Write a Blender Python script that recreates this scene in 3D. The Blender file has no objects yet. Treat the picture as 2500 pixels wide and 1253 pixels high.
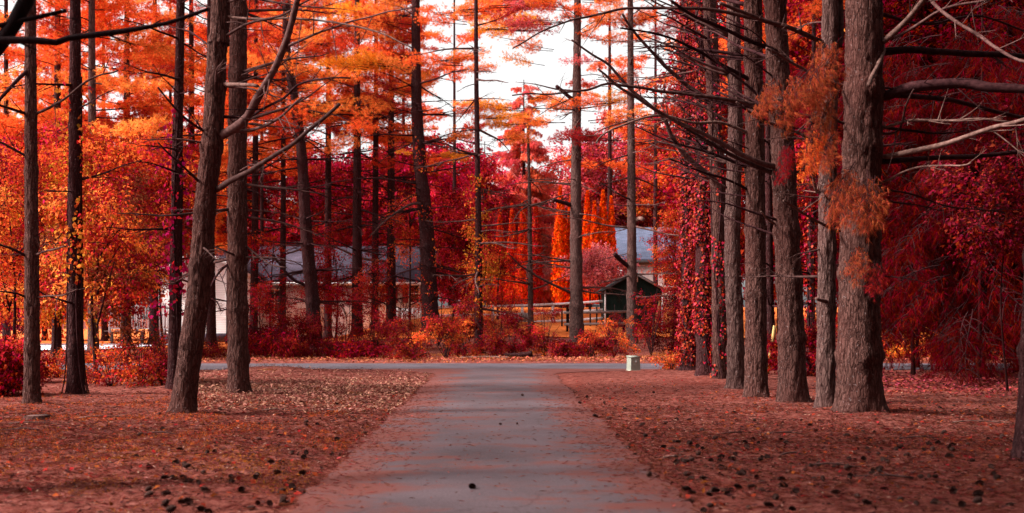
import bpy, math, random
import numpy as np
from mathutils import Vector, Euler, Matrix

# ------------------------------------------------------------------ camera, sky, sun, exposure
SC = bpy.context.scene
COL = SC.collection
F, HZ, CX, H = 2680.0, 776.0, 1250.0, 1.55          # focal (px of a 2500 px wide frame), horizon row, centre column, eye height
cam_d = bpy.data.cameras.new('camera')
cam_d.sensor_fit = 'HORIZONTAL'; cam_d.sensor_width = 36.0
cam_d.lens = F / 2500.0 * 36.0
cam_d.shift_y = (HZ - 626.5) / 2500.0
cam_d.clip_start = 0.1; cam_d.clip_end = 3000
cam_d.dof.use_dof = True; cam_d.dof.focus_distance = 26.0; cam_d.dof.aperture_fstop = 1.6
cam = bpy.data.objects.new('camera', cam_d); COL.objects.link(cam)
cam.location = (0, 0, H); cam.rotation_euler = (math.radians(90), 0, 0)
SC.camera = cam

SUN_EL, SUN_AZ = math.radians(40), math.radians(-102)   # azimuth measured from +Y towards +X: the sun stands to the left
world = bpy.data.worlds.new('World'); SC.world = world; world.use_nodes = True
wn = world.node_tree; wn.nodes.clear()
wo = wn.nodes.new('ShaderNodeOutputWorld'); wb = wn.nodes.new('ShaderNodeBackground')
sky = wn.nodes.new('ShaderNodeTexSky'); sky.sky_type = 'NISHITA'; sky.sun_disc = False
sky.sun_elevation = SUN_EL; sky.sun_rotation = SUN_AZ
sky.air_density = 1.0; sky.dust_density = 4.0; sky.ozone_density = 1.0
wh = wn.nodes.new('ShaderNodeMix'); wh.data_type = 'RGBA'; wh.inputs[0].default_value = 1.0
hs = wn.nodes.new('ShaderNodeHueSaturation'); hs.inputs['Saturation'].default_value = 0.0   # thin bright cloud over the blue
wn.links.new(sky.outputs[0], hs.inputs['Color'])
wn.links.new(sky.outputs[0], wh.inputs[6]); wn.links.new(hs.outputs[0], wh.inputs[7])
wn.links.new(wh.outputs[2], wb.inputs['Color']); wb.inputs['Strength'].default_value = 0.15
wn.links.new(wb.outputs[0], wo.inputs['Surface'])
sun_d = bpy.data.lights.new('sun', 'SUN'); sun_d.energy = 5.0; sun_d.angle = math.radians(8); sun_d.color = (1.0, 0.93, 0.86)
sun = bpy.data.objects.new('sun', sun_d); COL.objects.link(sun)
sdir = Vector((math.sin(SUN_AZ) * math.cos(SUN_EL), math.cos(SUN_AZ) * math.cos(SUN_EL), math.sin(SUN_EL)))
sun.rotation_euler = sdir.to_track_quat('Z', 'Y').to_euler(); sun.location = sdir * 60
vs = SC.view_settings; vs.view_transform = 'Standard'; vs.look = 'None'; vs.gamma = 1.0; vs.use_curve_mapping = False
vs.exposure = 1.12
SC.render.film_transparent = False
cy = SC.cycles
cy.max_bounces = 6; cy.diffuse_bounces = 3; cy.glossy_bounces = 2; cy.transmission_bounces = 4; cy.transparent_max_bounces = 4
cy.use_denoising = True; cy.caustics_reflective = False; cy.caustics_refractive = False

rnd = random.Random(11)
rng = np.random.default_rng(5)
U = rnd.uniform

# ------------------------------------------------------------------ helpers
def W(px, py, Y):
    return Vector(((px - CX) / F * Y, Y, H + (HZ - py) / F * Y))
def depth(py):
    return H * F / (py - HZ)

def vnoise(p, seed=0):
    """value noise in 0..1 on an (n,3) array"""
    p = np.asarray(p, float)
    i = np.floor(p).astype(np.int64); f = p - i; f = f * f * (3 - 2 * f)
    def h(a):
        n = (a[:, 0] * 374761393 + a[:, 1] * 668265263 + a[:, 2] * 2147483647 + seed * 1274126177) & 0xFFFFFFFF
        n = ((n ^ (n >> 13)) * 1274126177) & 0xFFFFFFFF
        n = ((n ^ (n >> 16)) * 2246822519) & 0xFFFFFFFF
        return ((n ^ (n >> 15)) & 0xFFFFFF) / float(0xFFFFFF)
    r = 0
    for dx in (0, 1):
        for dy in (0, 1):
            for dz in (0, 1):
                w = (f[:, 0] if dx else 1 - f[:, 0]) * (f[:, 1] if dy else 1 - f[:, 1]) * (f[:, 2] if dz else 1 - f[:, 2])
                r = r + w * h(i + np.array([dx, dy, dz]))
    return r
def fbm(p, oct=3, seed=0):
    p = np.asarray(p, float); a, s, t = 1.0, 0.0, 0.0
    for k in range(oct):
        s = s + a * vnoise(p, seed + k); t += a; p = p * 2.03 + 7.1; a *= 0.5
    return s / t

def np_mesh(name, verts, faces, mats=(), smooth=False, midx=None):
    """faces: (n,k) array, or list of such arrays"""
    me = bpy.data.meshes.new(name)
    verts = np.asarray(verts, np.float32)
    fl = faces if isinstance(faces, list) else [faces]
    fl = [np.asarray(f, np.int32) for f in fl if len(f)]
    me.vertices.add(len(verts)); me.vertices.foreach_set('co', verts.ravel())
    loops = np.concatenate([f.ravel() for f in fl])
    tot = np.concatenate([np.full(len(f), f.shape[1], np.int32) for f in fl])
    start = np.concatenate([[0], np.cumsum(tot)[:-1]]).astype(np.int32)
    me.loops.add(len(loops)); me.loops.foreach_set('vertex_index', loops)
    me.polygons.add(len(tot)); me.polygons.foreach_set('loop_start', start)
    try: me.polygons.foreach_set('loop_total', tot)
    except Exception: pass
    for m in mats: me.materials.append(m)
    if midx is not None: me.polygons.foreach_set('material_index', np.asarray(midx, np.int32))
    if smooth is True: me.polygons.foreach_set('use_smooth', np.ones(len(tot), bool))
    elif smooth is not False: me.polygons.foreach_set('use_smooth', np.asarray(smooth, bool))
    me.update(calc_edges=True); me.validate(verbose=False)
    return me

class MB:
    """collects quads / tris into one mesh"""
    def __init__(s): s.v = []; s.q = []; s.t = []; s.n = 0
    def add(s, v, q=None, t=None):
        v = np.asarray(v, float).reshape(-1, 3)
        if q is not None and len(q): s.q.append(np.asarray(q, int) + s.n)
        if t is not None and len(t): s.t.append(np.asarray(t, int) + s.n)
        s.v.append(v); s.n += len(v); return s
    def box(s, c, size, rz=0.0, ry=0.0):
        x, y, z = [k / 2 for k in size]
        v = np.array([[-x,-y,-z],[x,-y,-z],[x,y,-z],[-x,y,-z],[-x,-y,z],[x,-y,z],[x,y,z],[-x,y,z]])
        M = np.array(Euler((0, ry, rz)).to_matrix())
        return s.add(v @ M.T + np.array(c), [[0,3,2,1],[4,5,6,7],[0,1,5,4],[1,2,6,5],[2,3,7,6],[3,0,4,7]])
    def beam(s, a, b, w, h):
        a, b = Vector(a), Vector(b); d = b - a; L = d.length
        R = np.array(d.to_track_quat('X', 'Z').to_matrix())
        v = np.array([[0,-w,-h],[L,-w,-h],[L,w,-h],[0,w,-h],[0,-w,h],[L,-w,h],[L,w,h],[0,w,h]], float); v[:, 1:] *= 0.5
        return s.add(v @ R.T + np.array(a), [[0,3,2,1],[4,5,6,7],[0,1,5,4],[1,2,6,5],[2,3,7,6],[3,0,4,7]])
    def tube(s, pts, rad, n=8, cap=True):
        v, q, t = tube(pts, rad, n, cap); return s.add(v, q, t)
    def mesh(s, name, mat=None, smooth=False):
        fl = []
        if s.q: fl.append(np.concatenate(s.q))
        if s.t: fl.append(np.concatenate(s.t))
        return np_mesh(name, np.concatenate(s.v), fl, [mat] if mat else [], smooth)

def frames(P):
    T = np.gradient(P, axis=0); T /= np.linalg.norm(T, axis=1)[:, None] + 1e-9
    up = np.array([0.0, 0, 1]) if abs(T[0, 2]) < 0.8 else np.array([1.0, 0, 0])
    A = np.cross(np.broadcast_to(up, T.shape), T)
    bad = np.linalg.norm(A, axis=1) < 0.05
    A[bad] = np.cross(np.array([0.3, 1, 0.2]), T[bad])
    A /= np.linalg.norm(A, axis=1)[:, None] + 1e-9
    return T, A, np.cross(T, A)
def tube(pts, rad, n=8, cap=True):
    P = np.asarray(pts, float); m = len(P); R = np.broadcast_to(np.asarray(rad, float), (m,))
    T, A, B = frames(P)
    a = np.linspace(0, 2 * np.pi, n, endpoint=False)
    v = P[:, None] + R[:, None, None] * (np.cos(a)[None, :, None] * A[:, None] + np.sin(a)[None, :, None] * B[:, None])
    v = v.reshape(-1, 3)
    i = np.arange(m - 1)[:, None] * n; k = np.arange(n)[None]; k2 = (k + 1) % n
    q = np.stack([i + k, i + k2, i + n + k2, i + n + k], -1).reshape(-1, 4)
    t = []
    if cap:
        v = np.vstack([v, P[:1], P[-1:]]); c0, c1 = m * n, m * n + 1
        kk = np.arange(n); kn = (kk + 1) % n
        t = np.vstack([np.stack([kn, kk, np.full(n, c0)], -1), np.stack([(m-1)*n + kk, (m-1)*n + kn, np.full(n, c1)], -1)])
    return v, q, t
def spline(pts, step):
    """Catmull-Rom resampling"""
    P = np.asarray([tuple(p) for p in pts], float)
    P = np.vstack([2 * P[0] - P[1], P, 2 * P[-1] - P[-2]])
    out = []
    for i in range(1, len(P) - 2):
        p0, p1, p2, p3 = P[i-1], P[i], P[i+1], P[i+2]
        n = max(1, int(np.linalg.norm(p2 - p1) / step))
        for k in range(n):
            t = k / n
            out.append(0.5 * ((2*p1) + (-p0+p2)*t + (2*p0-5*p1+4*p2-p3)*t*t + (-p0+3*p1-3*p2+p3)*t**3))
    out.append(P[-2]); return np.array(out)

WP = {}
def thing(name, label, cat, loc, group=None, kind=None):
    o = bpy.data.objects.new(name, None); COL.objects.link(o); o.location = loc
    o.empty_display_size = 0.2
    o['label'] = label; o['category'] = cat
    if group: o['group'] = group
    if kind: o['kind'] = kind
    WP[o] = Vector(loc); return o
def child(name, mesh, parent, wpos=(0, 0, 0), rot=(0, 0, 0), scale=1.0, color=None):
    o = bpy.data.objects.new(name, mesh); COL.objects.link(o); o.parent = parent
    o.location = Vector(wpos) - WP[parent]; o.rotation_euler = rot
    o.scale = (scale,) * 3 if isinstance(scale, (int, float)) else scale
    if color: o.color = (*color, 1)
    if name in ('leaf_clump', 'bough', 'foliage', 'crown'): o['kind'] = 'stuff'
    WP[o] = Vector(wpos); return o
def single(name, mesh, label, cat, loc=(0, 0, 0), rot=(0, 0, 0), scale=1.0, group=None, kind=None, color=None):
    o = bpy.data.objects.new(name, mesh); COL.objects.link(o); o.location = loc; o.rotation_euler = rot
    o.scale = (scale,) * 3 if isinstance(scale, (int, float)) else scale
    if label: o['label'] = label
    if cat: o['category'] = cat
    if group: o['group'] = group
    if kind: o['kind'] = kind
    if color: o.color = (*color, 1)
    return o

# ------------------------------------------------------------------ materials
def new_mat(name):
    m = bpy.data.materials.new(name); m.use_nodes = True; nt = m.node_tree; nt.nodes.clear()
    out = nt.nodes.new('ShaderNodeOutputMaterial')
    return m, nt, out
def nd(nt, typ, **kw):
    n = nt.nodes.new(typ)
    for k, v in kw.items():
        if k.startswith('i_'):
            key = k[2:]; n.inputs[int(key) if key.isdigit() else key].default_value = v
        else: setattr(n, k, v)
    return n
def ramp(nt, stops, interp='LINEAR'):
    r = nt.nodes.new('ShaderNodeValToRGB'); r.color_ramp.interpolation = interp
    el = r.color_ramp.elements
    el[0].position, el[0].color = stops[0][0], (*stops[0][1], 1)
    el[1].position, el[1].color = stops[-1][0], (*stops[-1][1], 1)
    for p, c in stops[1:-1]:
        e = el.new(p); e.color = (*c, 1)
    return r
def coords(nt, kind='Object', scale=(1, 1, 1), world=False):
    if world:
        g = nt.nodes.new('ShaderNodeNewGeometry'); src = g.outputs['Position']
    else:
        t = nt.nodes.new('ShaderNodeTexCoord'); src = t.outputs[kind]
    mp = nt.nodes.new('ShaderNodeMapping'); mp.inputs['Scale'].default_value = scale
    nt.links.new(src, mp.inputs['Vector']); return mp.outputs[0]
def mixc(nt, fac, a, b, mode='MIX'):
    n = nt.nodes.new('ShaderNodeMix'); n.data_type = 'RGBA'; n.blend_type = mode
    for s, idx in ((fac, 0), (a, 6), (b, 7)):
        if isinstance(s, (int, float)): n.inputs[idx].default_value = s
        elif isinstance(s, tuple): n.inputs[idx].default_value = (*s, 1)
        else: nt.links.new(s, n.inputs[idx])
    return n.outputs[2]
def math_(nt, op, a, b=0.0, clamp=False):
    n = nt.nodes.new('ShaderNodeMath'); n.operation = op; n.use_clamp = clamp
    for i, s in enumerate((a, b)):
        if isinstance(s, (int, float)): n.inputs[i].default_value = s
        else: nt.links.new(s, n.inputs[i])
    return n.outputs[0]
def pbsdf(nt, out, color, rough=0.8, spec=0.3, bump=None, bstr=0.5, bdist=0.02):
    b = nt.nodes.new('ShaderNodeBsdfPrincipled')
    if isinstance(color, tuple): b.inputs['Base Color'].default_value = (*color, 1)
    else: nt.links.new(color, b.inputs['Base Color'])
    if isinstance(rough, (int, float)): b.inputs['Roughness'].default_value = rough
    else: nt.links.new(rough, b.inputs['Roughness'])
    b.inputs['Specular IOR Level'].default_value = spec
    if bump is not None:
        bp = nt.nodes.new('ShaderNodeBump'); bp.inputs['Strength'].default_value = bstr; bp.inputs['Distance'].default_value = bdist
        nt.links.new(bump, bp.inputs['Height']); nt.links.new(bp.outputs[0], b.inputs['Normal'])
    nt.links.new(b.outputs[0], out.inputs['Surface']); return b

def leaf_mat(name, trans=0.4, hue=0.03, lo=0.55, hi=1.35, gloss=0.05, grough=0.45):
    m, nt, out = new_mat(name)
    oi = nd(nt, 'ShaderNodeObjectInfo'); g = nd(nt, 'ShaderNodeNewGeometry')
    isl = g.outputs['Random Per Island']
    hsv = nd(nt, 'ShaderNodeHueSaturation')
    r1 = math_(nt, 'FRACT', math_(nt, 'ADD', math_(nt, 'MULTIPLY', isl, 7.31), oi.outputs['Random']))
    v = nd(nt, 'ShaderNodeMapRange', i_3=lo, i_4=hi); nt.links.new(isl, v.inputs[0])
    h = nd(nt, 'ShaderNodeMapRange', i_3=0.5 - hue, i_4=0.5 + hue); nt.links.new(r1, h.inputs[0])
    nt.links.new(v.outputs[0], hsv.inputs['Value']); nt.links.new(h.outputs[0], hsv.inputs['Hue'])
    nt.links.new(oi.outputs['Color'], hsv.inputs['Color'])
    d = nd(nt, 'ShaderNodeBsdfDiffuse'); t = nd(nt, 'ShaderNodeBsdfTranslucent'); gl = nd(nt, 'ShaderNodeBsdfGlossy', i_Roughness=grough)
    gl.inputs['Color'].default_value = (1, 1, 1, 1)
    nt.links.new(hsv.outputs[0], d.inputs['Color']); nt.links.new(hsv.outputs[0], t.inputs['Color'])
    m1 = nd(nt, 'ShaderNodeMixShader', i_0=trans); nt.links.new(d.outputs[0], m1.inputs[1]); nt.links.new(t.outputs[0], m1.inputs[2])
    if gloss > 0:
        m2 = nd(nt, 'ShaderNodeMixShader', i_0=gloss); nt.links.new(m1.outputs[0], m2.inputs[1]); nt.links.new(gl.outputs[0], m2.inputs[2]); m1 = m2
    nt.links.new(m1.outputs[0], out.inputs['Surface']); return m
M_NEEDLE = leaf_mat('pine_needles', 0.45, 0.018, 0.7, 1.3, 0.0, 0.6)
M_LEAF = leaf_mat('broad_leaves', 0.45, 0.02, 0.4, 1.45, 0.0)
M_IVY = leaf_mat('ivy_leaves', 0.2, 0.02, 0.4, 1.35, 0.006, 0.45)
M_CYP = leaf_mat('cypress_scales', 0.08, 0.015, 0.35, 1.4, 0.0, 0.6)
M_LITTER = leaf_mat('dry_litter', 0.15, 0.02, 0.4, 1.5, 0.0, 0.5)

def bark_mat(name, light, dark, scale=1.0, rust=(0.16, 0.06, 0.045)):
    m, nt, out = new_mat(name)
    v = coords(nt, 'Object', (9 * scale, 9 * scale, 1.9 * scale))
    n0 = nd(nt, 'ShaderNodeTexNoise', i_Scale=0.9, i_Detail=3.0); nt.links.new(v, n0.inputs['Vector'])
    add = nd(nt, 'ShaderNodeVectorMath', operation='MULTIPLY_ADD'); add.inputs[1].default_value = (1.6, 1.6, 1.6)
    nt.links.new(n0.outputs['Color'], add.inputs[0]); nt.links.new(v, add.inputs[2])
    vo = nd(nt, 'ShaderNodeTexVoronoi', feature='DISTANCE_TO_EDGE', i_Scale=1.0); nt.links.new(add.outputs[0], vo.inputs['Vector'])
    v2 = coords(nt, 'Object', (22 * scale, 22 * scale, 9 * scale))
    n1 = nd(nt, 'ShaderNodeTexNoise', i_Scale=1.0, i_Detail=6.0, i_Roughness=0.65); nt.links.new(v2, n1.inputs['Vector'])
    v3 = coords(nt, 'Object', (1.1, 1.1, 0.7))
    n2 = nd(nt, 'ShaderNodeTexNoise', i_Scale=1.0, i_Detail=4.0); nt.links.new(v3, n2.inputs['Vector'])
    crack = nd(nt, 'ShaderNodeMapRange', i_1=0.0, i_2=0.22); nt.links.new(vo.outputs['Distance'], crack.inputs[0])
    hgt = math_(nt, 'ADD', math_(nt, 'MULTIPLY', crack.outputs[0], 0.45), math_(nt, 'MULTIPLY', n1.outputs['Fac'], 0.85))
    rp = ramp(nt, [(0.25, dark), (0.62, tuple(0.5 * (a + b) for a, b in zip(light, dark))), (1.0, light)])
    nt.links.new(hgt, rp.inputs[0])
    rs = nd(nt, 'ShaderNodeMapRange', i_1=0.42, i_2=0.68); nt.links.new(n2.outputs['Fac'], rs.inputs[0])
    c = mixc(nt, math_(nt, 'MULTIPLY', rs.outputs[0], 0.55), rp.outputs[0], rust)
    n3 = nd(nt, 'ShaderNodeTexNoise', i_Scale=30.0, i_Detail=2.0); nt.links.new(coords(nt, 'Object'), n3.inputs['Vector'])
    lich = nd(nt, 'ShaderNodeMapRange', i_1=0.66, i_2=0.72); nt.links.new(n3.outputs['Fac'], lich.inputs[0])
    c = mixc(nt, math_(nt, 'MULTIPLY', lich.outputs[0], 0.45), c, (0.26, 0.20, 0.20))
    pbsdf(nt, out, c, 0.95, 0.03, hgt, 1.0, 0.03); return m
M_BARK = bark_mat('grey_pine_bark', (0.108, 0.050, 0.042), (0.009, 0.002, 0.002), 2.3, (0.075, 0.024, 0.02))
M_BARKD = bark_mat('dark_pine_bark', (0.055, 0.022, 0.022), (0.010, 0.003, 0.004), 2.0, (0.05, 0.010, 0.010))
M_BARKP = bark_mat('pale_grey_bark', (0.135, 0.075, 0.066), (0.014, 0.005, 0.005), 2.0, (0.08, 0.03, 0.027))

def wood_mat(name, a, b, rough=0.85, sc=(30, 4, 4)):
    m, nt, out = new_mat(name)
    n = nd(nt, 'ShaderNodeTexNoise', i_Scale=1.0, i_Detail=5.0); nt.links.new(coords(nt, 'Object', sc), n.inputs['Vector'])
    oi = nd(nt, 'ShaderNodeObjectInfo')
    r = ramp(nt, [(0.3, a), (0.7, b)]); nt.links.new(n.outputs['Fac'], r.inputs[0])
    hsv = nd(nt, 'ShaderNodeHueSaturation'); mr = nd(nt, 'ShaderNodeMapRange', i_3=0.7, i_4=1.35); nt.links.new(oi.outputs['Random'], mr.inputs[0])
    nt.links.new(mr.outputs[0], hsv.inputs['Value']); nt.links.new(r.outputs[0], hsv.inputs['Color'])
    pbsdf(nt, out, hsv.outputs[0], rough, 0.04, n.outputs['Fac'], 0.6, 0.01); return m
M_DEAD = wood_mat('dead_branch_wood', (0.035, 0.014, 0.013), (0.10, 0.05, 0.045), sc=(14, 14, 14))
M_DEADD = wood_mat('dark_branch_wood', (0.016, 0.005, 0.006), (0.045, 0.016, 0.017), sc=(14, 14, 14))
M_DEADL = wood_mat('bleached_branch_wood', (0.06, 0.028, 0.023), (0.18, 0.10, 0.085), sc=(14, 14, 14))
M_CONE = wood_mat('pine_cone_scales', (0.018, 0.007, 0.006), (0.09, 0.045, 0.038), sc=(60, 60, 60))
M_CHIP = leaf_mat('wood_chips', 0.0, 0.02, 0.25, 1.5, 0.0, 0.6)
M_PLANK = wood_mat('weathered_planks', (0.16, 0.12, 0.115), (0.30, 0.24, 0.23), sc=(3, 30, 30))
M_TAN = wood_mat('tan_plank', (0.30, 0.17, 0.06), (0.45, 0.28, 0.11), sc=(20, 20, 3))
M_DARKSTEM = wood_mat('shaded_red_stem', (0.010, 0.002, 0.002), (0.022, 0.004, 0.004), sc=(8, 8, 3))  # shade of the right-hand wood is put into this stem colour
M_BLACKWOOD = wood_mat('black_wood', (0.008, 0.004, 0.005), (0.02, 0.01, 0.011))

def ground_mat():
    m, nt, out = new_mat('needle_litter')
    P = coords(nt, world=True)
    n1 = nd(nt, 'ShaderNodeTexNoise', i_Scale=0.55, i_Detail=6.0, i_Roughness=0.6); nt.links.new(P, n1.inputs['Vector'])
    n2 = nd(nt, 'ShaderNodeTexNoise', i_Scale=6.0, i_Detail=8.0, i_Roughness=0.7); nt.links.new(P, n2.inputs['Vector'])
    Ps = coords(nt, world=True, scale=(7, 28, 7))
    n3 = nd(nt, 'ShaderNodeTexNoise', i_Scale=1.0, i_Detail=6.0, i_Roughness=0.7); nt.links.new(Ps, n3.inputs['Vector'])
    n4 = nd(nt, 'ShaderNodeTexNoise', i_Scale=55.0, i_Detail=4.0, i_Roughness=0.75); nt.links.new(P, n4.inputs['Vector'])
    r = ramp(nt, [(0.25, (0.012, 0.002, 0.002)), (0.40, (0.105, 0.026, 0.020)), (0.58, (0.195, 0.060, 0.048)), (0.82, (0.36, 0.15, 0.12))])
    mixn = math_(nt, 'ADD', math_(nt, 'MULTIPLY', n2.outputs['Fac'], 0.4), math_(nt, 'ADD', math_(nt, 'MULTIPLY', n3.outputs['Fac'], 0.3), math_(nt, 'MULTIPLY', n4.outputs['Fac'], 0.3)))
    sharp = nd(nt, 'ShaderNodeMapRange', i_1=0.28, i_2=0.72); nt.links.new(mixn, sharp.inputs[0])
    nt.links.new(sharp.outputs[0], r.inputs[0])
    red = nd(nt, 'ShaderNodeMapRange', i_1=0.5, i_2=0.7); nt.links.new(n1.outputs['Fac'], red.inputs[0])
    c = mixc(nt, math_(nt, 'MULTIPLY', red.outputs[0], 0.45), r.outputs[0], (0.115, 0.014, 0.009))
    # moss patches left of the drive, orange and ochre
    P2 = coords(nt, world=True, scale=(0.8, 1.5, 1))
    n5 = nd(nt, 'ShaderNodeTexNoise', i_Scale=0.9, i_Detail=5.0, i_Roughness=0.65); nt.links.new(P2, n5.inputs['Vector'])
    sx = nd(nt, 'ShaderNodeSeparateXYZ'); g = nd(nt, 'ShaderNodeNewGeometry'); nt.links.new(g.outputs['Position'], sx.inputs[0])
    lf = nd(nt, 'ShaderNodeMapRange', i_1=-1.6, i_2=-2.6); nt.links.new(sx.outputs['X'], lf.inputs[0])
    ms = nd(nt, 'ShaderNodeMapRange', i_1=0.61, i_2=0.70); nt.links.new(n5.outputs['Fac'], ms.inputs[0])
    mk = math_(nt, 'MULTIPLY', math_(nt, 'MULTIPLY', ms.outputs[0], lf.outputs[0]), math_(nt, 'ADD', math_(nt, 'MULTIPLY', n4.outputs['Fac'], 0.9), 0.1))
    c = mixc(nt, mk, c, (0.19, 0.06, 0.008))
    pbsdf(nt, out, c, 1.0, 0.0, mixn, 1.0, 0.05); return m
M_GROUND = ground_mat()

def lawn_mat():
    m, nt, out = new_mat('orange_lawn')
    n = nd(nt, 'ShaderNodeTexNoise', i_Scale=1.2, i_Detail=8.0, i_Roughness=0.7); nt.links.new(coords(nt, world=True), n.inputs['Vector'])
    r = ramp(nt, [(0.3, (0.40, 0.07, 0.015)), (0.55, (0.62, 0.15, 0.03)), (0.75, (0.7, 0.24, 0.07))]); nt.links.new(n.outputs['Fac'], r.inputs[0])
    pbsdf(nt, out, r.outputs[0], 0.95, 0.1, n.outputs['Fac'], 1.0, 0.1); return m
M_LAWN = lawn_mat()

def asphalt_mat(name, base, drift):
    m, nt, out = new_mat(name)
    P = coords(nt, world=True)
    f = nd(nt, 'ShaderNodeTexNoise', i_Scale=60.0, i_Detail=6.0, i_Roughness=0.8); nt.links.new(P, f.inputs['Vector'])
    v = nd(nt, 'ShaderNodeTexVoronoi', i_Scale=170.0); nt.links.new(P, v.inputs['Vector'])
    b = nd(nt, 'ShaderNodeTexNoise', i_Scale=0.7, i_Detail=5.0); nt.links.new(P, b.inputs['Vector'])
    Ps = coords(nt, world=True, scale=(0.9, 1.7, 1))
    s = nd(nt, 'ShaderNodeTexNoise', i_Scale=1.1, i_Detail=9.0, i_Roughness=0.72); nt.links.new(Ps, s.inputs['Vector'])
    lo = tuple(k * 0.5 for k in base); hi = tuple(k * 1.5 for k in base)
    rp = ramp(nt, [(0.3, lo), (0.5, base), (0.72, hi)]); nt.links.new(f.outputs['Fac'], rp.inputs[0])
    bb = nd(nt, 'ShaderNodeMapRange', i_1=0.3, i_2=0.7, i_3=0.72, i_4=1.18); nt.links.new(b.outputs['Fac'], bb.inputs[0])
    hsv = nd(nt, 'ShaderNodeHueSaturation'); nt.links.new(bb.outputs[0], hsv.inputs['Value']); nt.links.new(rp.outputs[0], hsv.inputs['Color'])
    # needle drift: thicker towards the sides of the drive
    g = nd(nt, 'ShaderNodeNewGeometry'); sx = nd(nt, 'ShaderNodeSeparateXYZ'); nt.links.new(g.outputs['Position'], sx.inputs[0])
    xc = math_(nt, 'ADD', sx.outputs['X'], math_(nt, 'MULTIPLY', sx.outputs['Y'], 0.015))
    ex = nd(nt, 'ShaderNodeMapRange', i_1=0.6, i_2=1.7, i_3=0.0, i_4=0.22); nt.links.new(math_(nt, 'ABSOLUTE', xc), ex.inputs[0])
    tot = math_(nt, 'ADD', s.outputs['Fac'], math_(nt, 'ADD', ex.outputs[0], math_(nt, 'MULTIPLY', math_(nt, 'SUBTRACT', f.outputs['Fac'], 0.5), 0.35)))
    mk = nd(nt, 'ShaderNodeMapRange', i_1=drift, i_2=drift + 0.14); nt.links.new(tot, mk.inputs[0])
    c = mixc(nt, math_(nt, 'MULTIPLY', mk.outputs[0], 0.8), hsv.outputs[0], (0.14, 0.034, 0.024))
    wn_ = nd(nt, 'ShaderNodeTexNoise', i_Scale=1.6, i_Detail=5.0); nt.links.new(P, wn_.inputs['Vector'])
    wa = nd(nt, 'ShaderNodeVectorMath', operation='MULTIPLY_ADD'); wa.inputs[1].default_value = (1.3, 1.3, 1.3); nt.links.new(wn_.outputs['Color'], wa.inputs[0]); nt.links.new(P, wa.inputs[2])
    cr = nd(nt, 'ShaderNodeTexVoronoi', feature='DISTANCE_TO_EDGE', i_Scale=0.32); nt.links.new(wa.outputs[0], cr.inputs['Vector'])
    cm = nd(nt, 'ShaderNodeMapRange', i_1=0.0, i_2=0.012, i_3=0.6, i_4=0.0); nt.links.new(cr.outputs['Distance'], cm.inputs[0])
    c = mixc(nt, math_(nt, 'MULTIPLY', cm.outputs[0], b.outputs['Fac']), c, (0.03, 0.012, 0.011))
    pbsdf(nt, out, c, 0.92, 0.12, math_(nt, 'ADD', v.outputs['Distance'], f.outputs['Fac']), 0.5, 0.006); return m
M_ASPH = asphalt_mat('worn_asphalt', (0.088, 0.061, 0.069), 0.515)
M_ROAD = asphalt_mat('road_asphalt', (0.084, 0.066, 0.08), 0.84)

def plain(name, c, rough=0.6, var=0.12, scale=3.0, spec=0.3):
    m, nt, out = new_mat(name)
    n = nd(nt, 'ShaderNodeTexNoise', i_Scale=scale, i_Detail=5.0, i_Roughness=0.65); nt.links.new(coords(nt, 'Object'), n.inputs['Vector'])
    r = ramp(nt, [(0.3, tuple(k * (1 - var) for k in c)), (0.7, tuple(min(1, k * (1 + var)) for k in c))]); nt.links.new(n.outputs['Fac'], r.inputs[0])
    pbsdf(nt, out, r.outputs[0], rough, spec, n.outputs['Fac'], 0.2, 0.01); return m
def siding(name, c, pitch, axis='Z'):
    m, nt, out = new_mat(name)
    g = nd(nt, 'ShaderNodeNewGeometry'); sx = nd(nt, 'ShaderNodeSeparateXYZ'); nt.links.new(g.outputs['Position'], sx.inputs[0])
    fr = math_(nt, 'FRACT', math_(nt, 'DIVIDE', sx.outputs[axis], pitch))
    n = nd(nt, 'ShaderNodeTexNoise', i_Scale=2.0, i_Detail=5.0); nt.links.new(coords(nt, world=True), n.inputs['Vector'])
    r = ramp(nt, [(0.3, tuple(k * 0.85 for k in c)), (0.7, c)]); nt.links.new(n.outputs['Fac'], r.inputs[0])
    gap = nd(nt, 'ShaderNodeMapRange', i_1=0.0, i_2=0.14, i_3=0.45, i_4=1.0); nt.links.new(fr, gap.inputs[0])
    hsv = nd(nt, 'ShaderNodeHueSaturation'); nt.links.new(gap.outputs[0], hsv.inputs['Value']); nt.links.new(r.outputs[0], hsv.inputs['Color'])
    pbsdf(nt, out, hsv.outputs[0], 0.6, 0.3, math_(nt, 'SUBTRACT', 1.0, fr), 0.8, 0.03); return m
M_WSIDE = siding('white_siding', (0.90, 0.88, 0.88), 0.14)
M_CSIDE = siding('cream_siding', (0.80, 0.72, 0.70), 0.14)
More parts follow.
